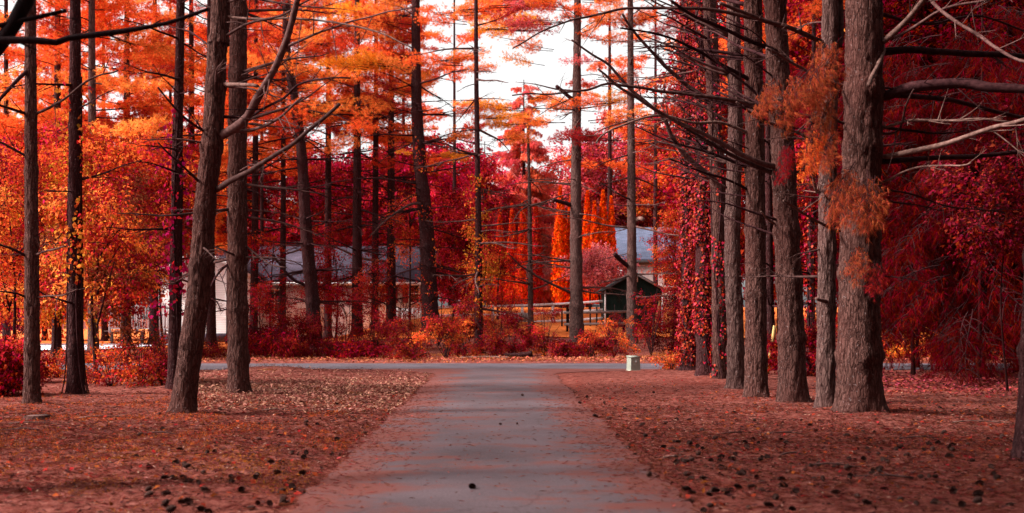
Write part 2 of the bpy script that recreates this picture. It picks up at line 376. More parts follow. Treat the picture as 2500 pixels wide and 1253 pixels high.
def shingles(name, c):
    m, nt, out = new_mat(name)
    br = nd(nt, 'ShaderNodeTexBrick', i_Scale=1.0); br.inputs['Brick Width'].default_value = 0.35; br.inputs['Row Height'].default_value = 0.13
    br.inputs['Mortar Size'].default_value = 0.012
    br.inputs['Color1'].default_value = (*c, 1); br.inputs['Color2'].default_value = (*[k * 0.72 for k in c], 1); br.inputs['Mortar'].default_value = (*[k * 0.4 for k in c], 1)
    g = nd(nt, 'ShaderNodeNewGeometry'); sx = nd(nt, 'ShaderNodeSeparateXYZ'); nt.links.new(g.outputs['Position'], sx.inputs[0])
    cb = nd(nt, 'ShaderNodeCombineXYZ'); nt.links.new(sx.outputs['X'], cb.inputs[0]); nt.links.new(math_(nt, 'MULTIPLY', sx.outputs['Z'], 1.6), cb.inputs[1])
    nt.links.new(cb.outputs[0], br.inputs['Vector'])
    n = nd(nt, 'ShaderNodeTexNoise', i_Scale=1.3, i_Detail=4.0); nt.links.new(coords(nt, world=True), n.inputs['Vector'])
    c2 = mixc(nt, 0.5, br.outputs['Color'], n.outputs['Fac'], 'OVERLAY')
    pbsdf(nt, out, c2, 0.9, 0.2, br.outputs['Fac'], -0.4, 0.02); return m
M_ROOFL = shingles('grey_shingles', (0.105, 0.085, 0.125))
M_ROOFR = shingles('blue_grey_shingles', (0.12, 0.14, 0.22))
M_WHITE = plain('white_paint', (0.78, 0.74, 0.74), 0.55, 0.1)
M_OLDWHITE = plain('weathered_white_paint', (0.78, 0.68, 0.68), 0.7, 0.22, 8.0)
M_SHED = plain('black_green_paint', (0.009, 0.019, 0.016), 0.8, 0.3, 5.0, 0.08)
M_SHEDROOF = plain('dark_shed_roof', (0.035, 0.03, 0.032), 0.85, 0.3, 6.0)
M_SHUTTER = plain('crimson_shutter', (0.16, 0.012, 0.03), 0.6)
M_GLASS = plain('dark_window_glass', (0.03, 0.025, 0.03), 0.08, 0.1, 1.0, 0.5)
M_CREAM = plain('beige_green_box_paint', (0.25, 0.26, 0.215), 0.5, 0.14, 9.0)
M_CREAMD = plain('box_plinth', (0.40, 0.36, 0.28), 0.7, 0.2, 9.0)
M_CONC = plain('pale_concrete', (0.62, 0.60, 0.66), 0.85, 0.12, 1.5)
M_CUT = plain('cut_wood', (0.09, 0.034, 0.026), 0.85, 0.3, 12.0)
M_METAL = plain('galvanised_post', (0.36, 0.34, 0.33), 0.5, 0.3, 10.0)
M_CAR = plain('white_car_paint', (0.75, 0.74, 0.80), 0.25, 0.03, 1.0, 0.5)
M_TYRE = plain('tyre_rubber', (0.02, 0.02, 0.02), 0.8)

# ------------------------------------------------------------------ terrain and paving
def xc_drive(y): return -0.1625 - 0.015 * (y - 8.71)
def hw_drive(y):
    return 1.64 + 2.2 * np.maximum(0, (np.asarray(y, float) - 30.3) / 2) ** 2.2
def road_dist(x, y):
    """> 0 outside any paving (roughly metres), < 0 inside"""
    x = np.asarray(x, float); y = np.asarray(y, float)
    d1 = np.where(y < 33.3, np.abs(x - xc_drive(y)) - np.minimum(hw_drive(y), 8), 99)
    d2 = np.abs(y - 35.25) - 2.2
    return np.minimum(d1, d2)
MOUNDS = []
def gz(x, y):
    x = np.atleast_1d(np.asarray(x, float)); y = np.atleast_1d(np.asarray(y, float))
    p = np.stack([x, y, np.zeros_like(x)], -1)
    b = 0.10 * (fbm(p * 0.35, 3, 3) - 0.5) + 0.07 * (fbm(p * 1.7, 3, 9) - 0.45) + 0.03 * (vnoise(p * 6.0, 4) - 0.5)
    for mx, my, mr, mh in MOUNDS:
        b = b + mh * np.exp(-((x - mx) ** 2 + (y - my) ** 2) / (mr * mr))
    sm = lambda v: np.clip(v, 0, 1) ** 2 * (3 - 2 * np.clip(v, 0, 1))
    b = b * (1 - 0.85 * sm((y - 40) / 8)) + 2.2 * sm((y - 43) / 32) * sm((x + 13) / 9)     # the far bank climbs to the lawn
    d = road_dist(x, y)
    k = np.clip((d - 0.03) / 0.55, 0, 1); k = k * k * (3 - 2 * k)
    return -0.02 + (b + 0.022) * k
def gzf(x, y): return float(gz([x], [y])[0])
for px, py, r, h in ((2095, 1020, 1.5, .13), (1937, 985, 1.3, .10), (1845, 975, 1.2, .08), (2015, 1010, 1.0, .06), (2540, 1125, 1.6, .2), (445, 1015, 1.0, .07), (583, 965, 1.1, .06),
                     (1760, 925, 1.4, .1), (1700, 910, 1.4, .1)):
    Y = depth(py); MOUNDS.append(((px - CX) / F * Y, Y, r, h * .3))
for px, py, r in ((2098, 1020, .33), (1935, 988, .25), (1846, 978, .2), (2016, 1012, .15), (445, 1016, .19), (583, 965, .2), (78, 986, .15), (184, 962, .17), (424, 953, .14), (1797, 955, .18), (1760, 928, .2), (1722, 922, .22), (1684, 908, .22)):
    Y = depth(py); MOUNDS.append(((px - CX) / F * Y, Y, r * 2.4, .045))
MOUNDS.append((-6.6, 29.5, 1.6, .25))     # heap of chips by the road

def axis(lo, fine_lo, fine_hi, hi, step, grow=1.14):
    a = list(np.arange(fine_lo, fine_hi, step)); s = step; v = fine_hi
    while v < hi: a.append(v); s *= grow; v += s
    a.append(hi); s = step; v = fine_lo
    while v > lo: s *= grow; v -= s; a.insert(0, max(v, lo))
    return np.array(a)
gx = axis(-500, -13, 13, 500, 0.11); gy = axis(-40, 6.5, 38, 1200, 0.11)
X, Yg = np.meshgrid(gx, gy); n_x = len(gx)
Z = gz(X.ravel(), Yg.ravel())
i = (np.arange(len(gy) - 1)[:, None] * n_x + np.arange(n_x - 1)[None]).ravel()
single('ground', np_mesh('ground', np.stack([X.ravel(), Yg.ravel(), Z], -1), np.stack([i, i + 1, i + n_x + 1, i + n_x], -1), [M_GROUND], True), None, None, kind='structure')

ys = np.concatenate([np.arange(-6, 33.06, 0.1)])
L_, R_ = [], []
for y in ys:
    e1 = 0.07 * (vnoise([[0.0, y * 4.2, 1]], 1)[0] - .5) * 2 + 0.10 * (vnoise([[0.0, y * 0.5, 5]], 1)[0] - .5)
    e2 = 0.07 * (vnoise([[3.0, y * 4.2, 1]], 2)[0] - .5) * 2 + 0.10 * (vnoise([[5.0, y * 0.5, 5]], 2)[0] - .5)
    hw = float(hw_drive(y)); c = xc_drive(y)
    L_.append((c - hw + e1, y)); R_.append((c + hw + e2, y))
cols = np.linspace(0, 1, 13)
vv = []
for (lx, y), (rx, _) in zip(L_, R_):
    for t in cols: vv.append((lx + (rx - lx) * t, y, 0.010 - 0.016 * (2 * t - 1) ** 8 + 0.012 * (1 - (2 * t - 1) ** 2)))
n = len(cols); i = (np.arange(len(ys) - 1)[:, None] * n + np.arange(n - 1)[None]).ravel()
single('driveway', np_mesh('driveway', vv, np.stack([i, i + 1, i + n + 1, i + n], -1), [M_ASPH], True), None, None, kind='structure')
xs = np.arange(-80, 80.1, 0.5); vv = []
for x in xs:
    e = 0.10 * (vnoise([[x * 0.9, 0, 2]], 7)[0] - .5); f = 0.16 * (vnoise([[x * 0.9, 4, 2]], 8)[0] - .5)
    for y, z in ((33.0 + e, -0.014), (33.2 + e, 0.004), (35.2, 0.018), (37.2 + f, 0.004), (37.42 + f, -0.014)): vv.append((x, y, z))
i = (np.arange(len(xs) - 1)[:, None] * 5 + np.arange(4)[None]).ravel()
single('road', np_mesh('road', vv, np.stack([i, i + 5, i + 6, i + 1], -1), [M_ROAD], True), None, None, kind='structure')
def sheet(name, pts, mat, z=0.05):
    m = MB(); m.add([(x, y, z) for x, y in pts], None, None)
    me = bpy.data.meshes.new(name); me.from_pydata([(x, y, z) for x, y in pts], [], [list(range(len(pts)))]); me.materials.append(mat)
    return single(name, me, None, None, kind='structure')
lx = np.arange(-60, 60.1, 1.5); ly = np.concatenate([np.arange(53.5, 80, 1.0), np.arange(80, 151, 6)])
X, Yg = np.meshgrid(lx, ly); n_x = len(lx)
Yg = Yg + np.where(Yg < 54, 1.2 * (vnoise(np.stack([X.ravel() * .3, X.ravel() * 0, X.ravel() * 0], -1), 5).reshape(X.shape) - .5), 0)
i = (np.arange(len(ly) - 1)[:, None] * n_x + np.arange(n_x - 1)[None]).ravel()
single('lawn', np_mesh('lawn', np.stack([X.ravel(), Yg.ravel(), gz(X.ravel(), Yg.ravel()) + .05], -1), np.stack([i, i + 1, i + n_x + 1, i + n_x], -1), [M_LAWN], True), None, None, kind='structure')
sheet('paved_yard', [(-29.5, 49.6), (-19.2, 49.6), (-18.2, 61.5), (-31, 62.5)], M_CONC, 0.10)

# ------------------------------------------------------------------ shared foliage meshes
def unit(v): return v / (np.linalg.norm(v, axis=-1, keepdims=True) + 1e-9)
def needles(base, direction, length, width, g):
    """one thin triangle for each needle"""
    n = len(base); d = unit(direction)
    s = unit(np.cross(d, unit(g.normal(size=(n, 3))))) * width[:, None] / 2
    tip = base + d * length[:, None] + np.array([0, 0, -0.12]) * (length ** 1)[:, None] * 0.6
    v = np.stack([base - s, base + s, tip], 1).reshape(-1, 3)
    return v, np.arange(3 * n).reshape(-1, 3)
def leaves(pos, nrm, axis_, length, width, fold=0.25):
    """folded rhombic leaf: two triangles sharing the midrib"""
    n = len(pos); a = unit(axis_); s = unit(np.cross(nrm, a)); nn = np.cross(a, s)
    L = length[:, None]; Wd = width[:, None]
    p0 = pos; p2 = pos + a * L - nn * L * 0.12
    m = pos + a * L * 0.42
    p1 = m + s * Wd / 2 + nn * Wd * fold; p3 = m - s * Wd / 2 + nn * Wd * fold
    v = np.stack([p0, p1, p2, p3], 1).reshape(-1, 3)
    i = np.arange(n) * 4
    return v, np.concatenate([np.stack([i, i + 1, i + 2], -1), np.stack([i, i + 2, i + 3], -1)])

def build_foliage(name, wood_parts, fv, ft, wood_mat_, leaf_mat_):
    m = MB()
    for p, r, n in wood_parts: m.tube(p, r, n, False)
    fl, mi, verts = [], [], [np.asarray(x) for x in m.v]
    q = np.concatenate(m.q) if m.q else np.zeros((0, 4), int)
    t = np.asarray(ft) + m.n
    allv = np.concatenate(verts + [fv]) if verts else fv
    faces = [f for f in (q, t) if len(f)]
    mi = np.concatenate([np.zeros(len(q), int), np.ones(len(t), int)])
    return np_mesh(name, allv, faces, [wood_mat_, leaf_mat_], False, mi)

def make_bough(name, seed, L=2.4, spread=0.5, tufts=1.0, droop=0.0, per=18, nlen=0.14, nwid=0.012, hang=0.0, bare=0.22):
    g = np.random.default_rng(seed)
    t = np.linspace(0, 1, 9)
    ax = np.stack([t * L, 0.10 * L * np.sin(t * 3 + g.uniform(0, 6)) * t, 0.12 * L * (t ** 2) * g.uniform(-.3, 1) - droop * L * t ** 2], -1)
    wood = [(ax, 0.022 * (1 - t * 0.85) * L / 2.4, 5)]
    tb, td = [], []
    nb = int(13 * tufts)
    for k in range(nb):
        u = bare + (1 - bare) * (k + g.uniform(0, 1)) / nb
        o = np.array([np.interp(u, t, ax[:, j]) for j in range(3)])
        side = 1 if k % 2 else -1
        ang = side * g.uniform(0.45, 1.1)
        sl = L * spread * (1.05 - 0.75 * u) * g.uniform(0.6, 1.15)
        d = np.array([math.cos(ang), math.sin(ang), g.uniform(-.12, .28)])
        w = np.linspace(0, 1, 5)
        sp = o + w[:, None] * sl * d + np.stack([0 * w, 0 * w, (0.12 - hang) * sl * w ** 2], -1)
        wood.append((sp, 0.008 * (1 - w * 0.7), 4))
        for q in range(int(7 * sl / 0.55) + 2):
            s = g.uniform(0.2, 1.0) if q else 1.0
            p = np.array([np.interp(s, w, sp[:, j]) for j in range(3)])
            off = g.normal(size=3) * np.array([.11, .11, .10]) * (0.4 if q == 0 else 1) + np.array([0, 0, -hang * g.uniform(0, .25)])
            tb.append(p + off); td.append(d + g.normal(size=3) * 0.35 + np.array([0, 0, 0.25 - 1.6 * hang]))
            if g.random() < 0.3: wood.append((np.array([p, p + off]), np.array([.004, .003]), 3))
    tb.append(ax[-1]); td.append(np.array([1.0, 0, 0]))
    tb = np.array(tb); td = unit(np.array(td))
    n = len(tb) * per
    B = np.repeat(tb, per, 0) + np.repeat(td, per, 0) * g.uniform(-.05, .04, (n, 1))
    D = np.repeat(td, per, 0) * 0.75 + unit(g.normal(size=(n, 3))) * 0.95
    if hang: D = D + np.array([0, 0, -0.8 * hang])
    fv, ft = needles(B, D, g.uniform(.75, 1.15, n) * nlen, g.uniform(.7, 1.2, n) * nwid, g)
    return build_foliage(name, wood, fv, ft, M_DEADD, M_NEEDLE)
BOUGH = [make_bough('bough_mesh', 100 + k, 2.4, 0.5, 1.2) for k in range(6)]
BOUGH_FAR = [make_bough('bough_far_mesh', 200 + k, 3.0, 0.5, 1.3, per=14, nlen=0.19, nwid=0.024) for k in range(5)]
BOUGH_HANG = [make_bough('bough_hang_mesh', 300 + k, 1.1, 0.5, 0.9, droop=0.5, per=12, nlen=0.16, nwid=0.009, hang=0.75, bare=0.1) for k in range(4)]
BOUGH_WEEP = [make_bough('bough_weep_mesh', 330 + k, 3.2, 0.35, 1.4, droop=0.25, per=13, nlen=0.34, nwid=0.045, hang=0.9) for k in range(3)]

def make_clump(name, seed, R=1.0, nl=260, size=0.11, flat=0.75, twigs=9, mat=M_LEAF, droop=0.5, asp=0.62):
    g = np.random.default_rng(seed); wood = []; P = []; A = []
    per = nl // twigs
    for k in range(twigs):
        d = unit(g.normal(size=3) * np.array([1, 1, flat])); ln = R * g.uniform(.55, 1.1)
        w = np.linspace(0, 1, 5); bend = g.normal(size=3) * 0.15 * R
        sp = w[:, None] * d * ln + (w ** 2)[:, None] * (bend - np.array([0, 0, 0.12 * R]))
        wood.append((sp, 0.010 * R * (1 - w * .75), 3))
        s = g.uniform(0.15, 1.08, per) ** 0.75
        p = np.stack([np.interp(s, w, sp[:, j]) for j in range(3)], -1) + g.normal(size=(per, 3)) * R * np.array([.15, .15, .11])
        P.append(p); A.append(np.repeat(d[None], per, 0) * 0.7 + g.normal(size=(per, 3)) * 0.55 + np.array([0, 0, -droop]))
    P = np.concatenate(P); A = np.concatenate(A); n = len(P)
    N = unit(g.normal(size=(n, 3)) * 0.75 + np.array([0, 0, 0.9]))
    L = g.uniform(.65, 1.25, n) * size
    fv, ft = leaves(P, N, A, L, L * asp * g.uniform(.8, 1.25, n))
    return build_foliage(name, wood, fv, ft, M_DEADD, mat)
CL_FINE = [make_clump('leaf_clump_fine', 400 + k, 0.6, 190, 0.085) for k in range(5)]
CL_MID = [make_clump('leaf_clump_mid', 420 + k, 0.9, 300, 0.125) for k in range(5)]
CL_FAR = [make_clump('leaf_clump_far', 440 + k, 1.5, 420, 0.22) for k in range(6)]
CL_SHRUB = [make_clump('shrub_clump', 460 + k, 0.6, 260, 0.10, 0.8, 12) for k in range(5)]
CL_FERN = [make_clump('sumac_clump', 480 + k, 0.75, 300, 0.19, 0.55, 14, M_LEAF, 0.8, 0.26) for k in range(3)]

def make_dead(name, seed, twig=1.0):
    """dead limb along +X, one metre long"""
    g = np.random.default_rng(seed); m = MB()
    t = np.linspace(0, 1, 10); k = g.uniform(-.16, .12)
    ax = np.stack([t, 0.06 * np.sin(t * g.uniform(2, 5) + g.uniform(0, 6)) * t, k * t ** 2 + 0.015 * np.sin(t * 9 + g.uniform(0, 6)) * t], -1)
    m.tube(ax, 0.016 * (1 - 0.82 * t) + 0.001, 6)
    for j in range(int(g.integers(3, 8) * twig)):
        u = g.uniform(.25, .95); o = np.array([np.interp(u, t, ax[:, c]) for c in range(3)])
        a = g.choice([-1, 1]) * g.uniform(.4, 1.0); ln = g.uniform(.12, .45) * (1.15 - u)
        d = np.array([math.cos(a), math.sin(a), g.uniform(-.35, .2)]); w = np.linspace(0, 1, 5)
        sp = o + w[:, None] * d * ln + np.stack([0 * w, 0 * w, g.uniform(-.2, .12) * ln * w ** 2], -1)
        m.tube(sp, 0.0055 * (1 - .75 * w), 4, False)
        if ln > .2:
            for q in range(2):
                uu = g.uniform(.3, .9); o2 = np.array([np.interp(uu, w, sp[:, c]) for c in range(3)])
                a2 = a + g.choice([-1, 1]) * g.uniform(.4, .9); d2 = np.array([math.cos(a2), math.sin(a2), g.uniform(-.4, .2)])
                m.tube(np.array([o2, o2 + d2 * ln * .25, o2 + d2 * ln * .5 + np.array([0, 0, -.02])]), np.array([.003, .002, .001]), 3, False)
    return m
DEAD = [make_dead('d', 500 + k, 1.4).mesh('dead_branch_mesh', M_DEAD, True) for k in range(6)]
DEADD = [make_dead('d', 510 + k, 2.2).mesh('dark_branch_mesh', M_DEADD, True) for k in range(6)]
STUB = [make_dead('d', 530 + k, 0.3).mesh('stub_mesh', M_DEAD, True) for k in range(3)]

# ------------------------------------------------------------------ tree builders
def trunk_mesh(path, r0, rtop, seg, dz, relief, mat, flare=0.55, whorls=(), seed=0):
    """path: list of world points bottom to top, taken relative to the first"""
    P = spline(path, dz); P = P - P[0]
    s = np.concatenate([[0], np.cumsum(np.linalg.norm(np.diff(P, axis=0), axis=1))]); t = s / s[-1]
    r = r0 + (rtop - r0) * t ** 0.9
    a = np.linspace(0, 2 * np.pi, seg, endpoint=False)
    g = np.random.default_rng(abs(seed)); ph = g.uniform(0, 6, 3)
    lob = 1 + 0.25 * np.sin(3 * a + ph[0]) + 0.15 * np.sin(5 * a + ph[1])
    R = r[:, None] * (1 + flare * (0.45 * np.exp(-s / (r0 * 1.6))[:, None] + np.exp(-s / (r0 * .55))[:, None] * np.clip(lob, .4, 2)[None] ** 2))
    R = R * (1 + 0.035 * np.sin(2 * a + ph[2])[None])
    for wz in whorls: R = R * (1 + 0.11 * np.exp(-((s - wz) / (0.05 + 0.25 * r0)) ** 2)[:, None] * (1 + 0.6 * np.sin(4 * a + wz * 9))[None])
    if relief:
        q = np.stack([np.cos(a)[None] * r0 * np.ones_like(s)[:, None], np.sin(a)[None] * r0 * np.ones_like(s)[:, None], s[:, None] * np.ones_like(a)[None]], -1).reshape(-1, 3)
        wob = (vnoise(q * np.array([5, 5, 2.0]), seed) - .5)[:, None] * np.array([0.10, 0.10, 0.3])
        nz = vnoise((q + wob) * np.array([22, 22, 4.2]), seed + 1); nz = 1 - np.abs(nz * 2 - 1)
        n2 = vnoise((q + wob) * np.array([46, 46, 17.0]), seed + 2)
        R = R + (relief * ((nz - .5) * 1.0 + (n2 - .5) * 0.7)).reshape(R.shape)
    v = P[:, None] + np.stack([R * np.cos(a)[None], R * np.sin(a)[None], np.zeros_like(R)], -1)
    m = len(P); v = v.reshape(-1, 3)
    i = np.arange(m - 1)[:, None] * seg; k = np.arange(seg)[None]; k2 = (k + 1) % seg
    f = np.stack([i + k, i + k2, i + seg + k2, i + seg + k], -1).reshape(-1, 4)
    return np_mesh('trunk_mesh', v, f, [mat], True)

TREES = []
class Pine:
    def __init__(s, px, py, dpx, label, lean=(), Ht=15.0, mat=M_BARK, near=0, name='pine_tree', cat='pine tree', Y=None, group=None, rtop=None, whorl=0.62, at=None):
        Y = Y or depth(py); s.Y = Y; s.k = F / Y
        x = (px - CX) / F * Y
        if at: x, Y = at
        z = gzf(x, Y) - 0.05
        s.base = Vector((x, Y, z)); s.r = dpx / s.k / 2; s.Ht = Ht
        pts = [s.base]
        for q in lean: pts.append(W(q[0], q[1], Y + (q[2] if len(q) > 2 else 0)))
        if not lean: pts.append(s.base + Vector((U(-.06, .06), U(-.1, .1), Ht * .5)))
        if pts[-1].z < Ht:
            d = (pts[-1] - pts[-2]).normalized(); d = (d + Vector((0, 0, 1.2))).normalized()
            pts.append(pts[-1] + d * ((Ht - pts[-1].z) / d.z))
        s.P = spline(pts, 0.25)
        s.t = thing(name, label, cat, s.base, group)
        s.wh = []; zz = U(.7, 1.2)
        while zz < Ht: s.wh.append(zz); zz += U(.75, 1.3) * whorl / 0.62
        seg, dz = {2: (56, 0.055), 1: (36, 0.10), 0: (12, 0.4)}[near]
        relief = {2: 0.035, 1: 0.022, 0: 0.0}[near] * (1 if near == 0 else min(1.2, max(.55, s.r / 0.25)))
        s.rtop = rtop or s.r * 0.35
        child('trunk', trunk_mesh(pts, s.r, s.rtop, seg, dz, relief, mat, 0.27 if near else 0.3, s.wh if near else (), int(px)), s.t, s.base)
        TREES.append(s)
    def at(s, z):
        return Vector([float(np.interp(z, s.P[:, 2], s.P[:, j])) for j in range(3)])
    def rad(s, z): return s.r + (s.rtop - s.r) * max(0, min(1, z / s.Ht)) ** .9
    def dead(s, z0, z1, n, l0, l1, lib=DEAD, az=None, tilt=(-.18, .3), name='branch'):
        for k in range(n):
            z = z0 + (z1 - z0) * (k + U(0, 1)) / n
            if s.wh and U(0, 1) < .8: z = min(s.wh, key=lambda w: abs(w - z)) + U(-.05, .05) + s.base.z
            p = s.at(z); a = U(*az) if az else U(0, 2 * math.pi); el = U(*tilt)
            ln = U(l0, l1)
            d = Vector((math.cos(a), math.sin(a), 0))
            child(name, rnd.choice(lib), s.t, p + d * s.rad(z) * .6, (U(-.6, .6), -el, a), ln)
    def boughs(s, z0, z1, n, sc, color, lib=BOUGH, az=None, tilt=(-.1, .35), var=.15, out=0.0, taper=0.5):
        for k in range(n):
            f = (k + U(0, 1)) / n; z = z0 + (z1 - z0) * f
            p = s.at(z); a = U(*az) if az else U(0, 2 * math.pi)
            d = Vector((math.cos(a), math.sin(a), 0)); c = rnd.choice(color) if isinstance(color[0], tuple) else color
            h = U(1 - var, 1 + var)
            child('bough', rnd.choice(lib), s.t, p + d * (s.rad(z) * .5 + U(0, out)), (U(-.3, .3), -U(*tilt), a), U(*sc) * (1 - taper * f), tuple(min(.95, q * h) for q in c))
    def limb(s, pts, w0, w1, dy=0.0, mat=M_DEAD, twigs=5, name='limb', tl=(.25, .8), tmat=None):
        """pts in photo pixels; dy = how much nearer (-) or farther (+) the end is than the trunk"""
        n = len(pts); Q = []
        p0 = W(pts[0][0], pts[0][1], s.Y); c0 = s.at(p0.z)
        for i, q in enumerate(pts):
            f = i / (n - 1); Q.append(W(q[0], q[1], s.Y + dy * f))
        if (c0 - Q[0]).length < 0.8: Q.insert(0, c0)
        P = spline(Q, 0.12); m = len(P); f = np.linspace(0, 1, m)
        j = (np.stack([vnoise(np.stack([f * m * .35, np.full(m, c), np.full(m, pts[0][0])], -1), 3) for c in (1, 2, 3)], -1) - .5) * 0.05
        P = P + j * f[:, None]
        r = (w0 + (w1 - w0) * f ** .8) / 2 / s.k
        r = r * (1 + .10 * (vnoise(np.stack([f * m * .6, f * 0, f * 0 + pts[0][1]], -1), 8) - .5) * 2)
        o = Vector(P[0]); mb = MB(); mb.tube(P - P[0], r, 8)
        g = np.random.default_rng(int(abs(pts[0][0] * 7 + pts[0][1])))
        for k in range(twigs):
            u = g.uniform(.25, .97); b = P[int(u * (m - 1))] - P[0]; ax = unit(P[min(m - 1, int(u * (m - 1)) + 1)] - P[max(0, int(u * (m - 1)) - 1)])
            d = unit(ax * .7 + g.normal(size=3) * .6); ln = g.uniform(*tl); w = np.linspace(0, 1, 6)
            sp = b + w[:, None] * d * ln + (w ** 2)[:, None] * g.normal(size=3) * .12 * ln
            rr = min(np.interp(u, f, r) * .5, .012); mb.tube(sp, rr * (1 - .8 * w) + .001, 4, False)
            for q in range(2):
                o2 = sp[g.integers(2, 5)]; d2 = unit(d + g.normal(size=3) * .7)
                mb.tube(np.array([o2, o2 + d2 * ln * .2, o2 + d2 * ln * .38]), np.array([rr * .45, rr * .3, .001]), 3, False)
        return child(name, mb.mesh('limb_mesh', mat, True), s.t, o)
    def bough_px(s, px, py, yaw, scale, color, dy=0.0, lib=BOUGH, tilt=0.1, n=1):
        p = W(px, py, s.Y + dy)
        for k in range(n):
            child('bough', rnd.choice(lib), s.t, p + Vector((U(-.15, .15), U(-.2, .2), U(-.1, .1))) * (k > 0), (U(-.25, .25), -tilt + U(-.1, .1), yaw + U(-.3, .3) * (k > 0)), scale * U(.85, 1.1), color)

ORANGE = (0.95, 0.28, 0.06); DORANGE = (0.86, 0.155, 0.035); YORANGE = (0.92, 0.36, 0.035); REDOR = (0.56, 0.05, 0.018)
RED = (0.38, 0.013, 0.015); CRIM = (0.27, 0.003, 0.009); DCRIM = (0.09, 0.0005, 0.0015); MAG = (0.34, 0.006, 0.05); PINK = (0.70, 0.10, 0.10); BROWN = (0.30, 0.07, 0.03)  # DCRIM: crimson darkened to carry the deep shade of the wood
PINKD = (0.45, 0.04, 0.06); HANG = (0.40, 0.075, 0.03); REDB = (0.82, 0.04, 0.06); PPINK = (0.9, 0.24, 0.24); SUM = (0.34, 0.008, 0.022); MAGB = (0.66, 0.02, 0.075)  # REDB, MAGB, PPINK: brightened copies that put sunlight into the leaf colour

class Leafy:
    """broad-leaved tree: trunk, limbs and many leaf clumps"""
    def __init__(s, px, py, label, Y, trunk_d, Ht, colors, n, spread, zlo, zhi, lib=CL_FAR, sc=(.8, 1.3), cat='tree', name='broadleaf_tree', group=None, sy=None, limbs=5, mat=M_BARKD, cx=0.0, at=None):
        x = (px - CX) / F * Y
        if at: x, Y = at
        s.base = Vector((x, Y, gzf(x, Y) - .05)); s.Y = Y
        s.t = thing(name, label, cat, s.base, group)
        top = s.base + Vector((cx * .6 + U(-.3, .3), U(-.3, .3), zhi * .85))
        mid = s.base + Vector((U(-.2, .2), U(-.2, .2), zhi * .4))
        child('trunk', trunk_mesh([s.base, mid, top], trunk_d / 2, trunk_d * .12, 10, .4, 0, mat, .3, (), int(px)), s.t, s.base)
        sy = sy or spread * .8; zc = (zlo + zhi) / 2; hz = (zhi - zlo) / 2
        for k in range(limbs):
            z0 = zlo + (zhi - zlo) * U(0, .5); a = U(0, 6.28); o = s.base + (top - s.base) * min(1, z0 / (zhi * .85))
            e = s.base + Vector((cx + math.cos(a) * spread * .75, math.sin(a) * sy * .75, min(zhi, z0 + U(.2, .5) * hz * 1.6)))
            P = spline([o, (o + e) / 2 + Vector((0, 0, U(-.1, .3))), e], .4); mb = MB()
            mb.tube(P - np.array(o), np.linspace(trunk_d * .28, .012, len(P)), 6, False)
            child('limb', mb.mesh('limb_mesh', M_DEADD, True), s.t, o)
        for k in range(n):
            while True:
                q = Vector((U(-1, 1), U(-1, 1), U(-1, 1)))
                if q.length < 1: break
            q = q * (q.length ** -0.25 if q.length > .05 else 1)
            p = s.base + Vector((cx + q.x * spread, q.y * sy, zc + q.z * hz))
            if p.z < .25: p.z = .25
            c = rnd.choice(colors); h = U(.8, 1.2)
            child('leaf_clump', rnd.choice(lib), s.t, p, (U(-.5, .5), U(-.5, .5), U(0, 6.28)), U(*sc), tuple(min(.95, v * h) for v in c))

# ------------------------------------------------------------------ buildings and yard
def part_box(name, parent, c, size, mat, rz=0.0, ry=0.0):
    m = MB().box((0, 0, 0), size, rz, ry); return child(name, m.mesh(name, mat), parent, c)
def part_beam(name, parent, a, b, w, h, mat):
    m = MB().beam((0, 0, 0), Vector(b) - Vector(a), w, h); return child(name, m.mesh(name, mat), parent, a)
def slab(pts, th):
    """a quad thickened along its normal"""
    P = [Vector(p) for p in pts]; n = (P[1] - P[0]).cross(P[3] - P[0]).normalized() * th
    v = [tuple(p) for p in P] + [tuple(p + n) for p in P]
    return v, [[0, 3, 2, 1], [4, 5, 6, 7], [0, 1, 5, 4], [1, 2, 6, 5], [2, 3, 7, 6], [3, 0, 4, 7]]
def part_slab(name, parent, pts, th, mat):
    v, f = slab(pts, th); o = Vector(pts[0]); m = MB(); m.add(np.array(v) - np.array(o), f); return child(name, m.mesh(name, mat), parent, o)
def part_prism(name, parent, outline, y0, y1, mat):
    """outline in (x, z) extruded along y"""
    n = len(outline); o = Vector((outline[0][0], y0, outline[0][1]))
    me = bpy.data.meshes.new(name)
    v = [(x - o.x, 0, z - o.z) for x, z in outline] + [(x - o.x, y1 - y0, z - o.z) for x, z in outline]
    f = [list(range(n)), list(range(2 * n - 1, n - 1, -1))] + [[i, i + n, (i + 1) % n + n, (i + 1) % n] for i in range(n)]
    me.from_pydata(v, [], f); me.materials.append(mat); return child(name, me, parent, o)
def part_gable(name, parent, x0, x1, ya, yb, yp, z0, z1, mat):
    me = bpy.data.meshes.new(name); t = [(ya, z0), (yb, z0), (yp, z1)]
    v = [(x - x0, y - ya, z - z0) for x in (x0, x1) for y, z in t]
    me.from_pydata(v, [], [[0, 2, 1], [3, 4, 5], [0, 1, 4, 3], [1, 2, 5, 4], [2, 0, 3, 5]]); me.materials.append(mat)
    return child(name, me, parent, (x0, ya, z0))
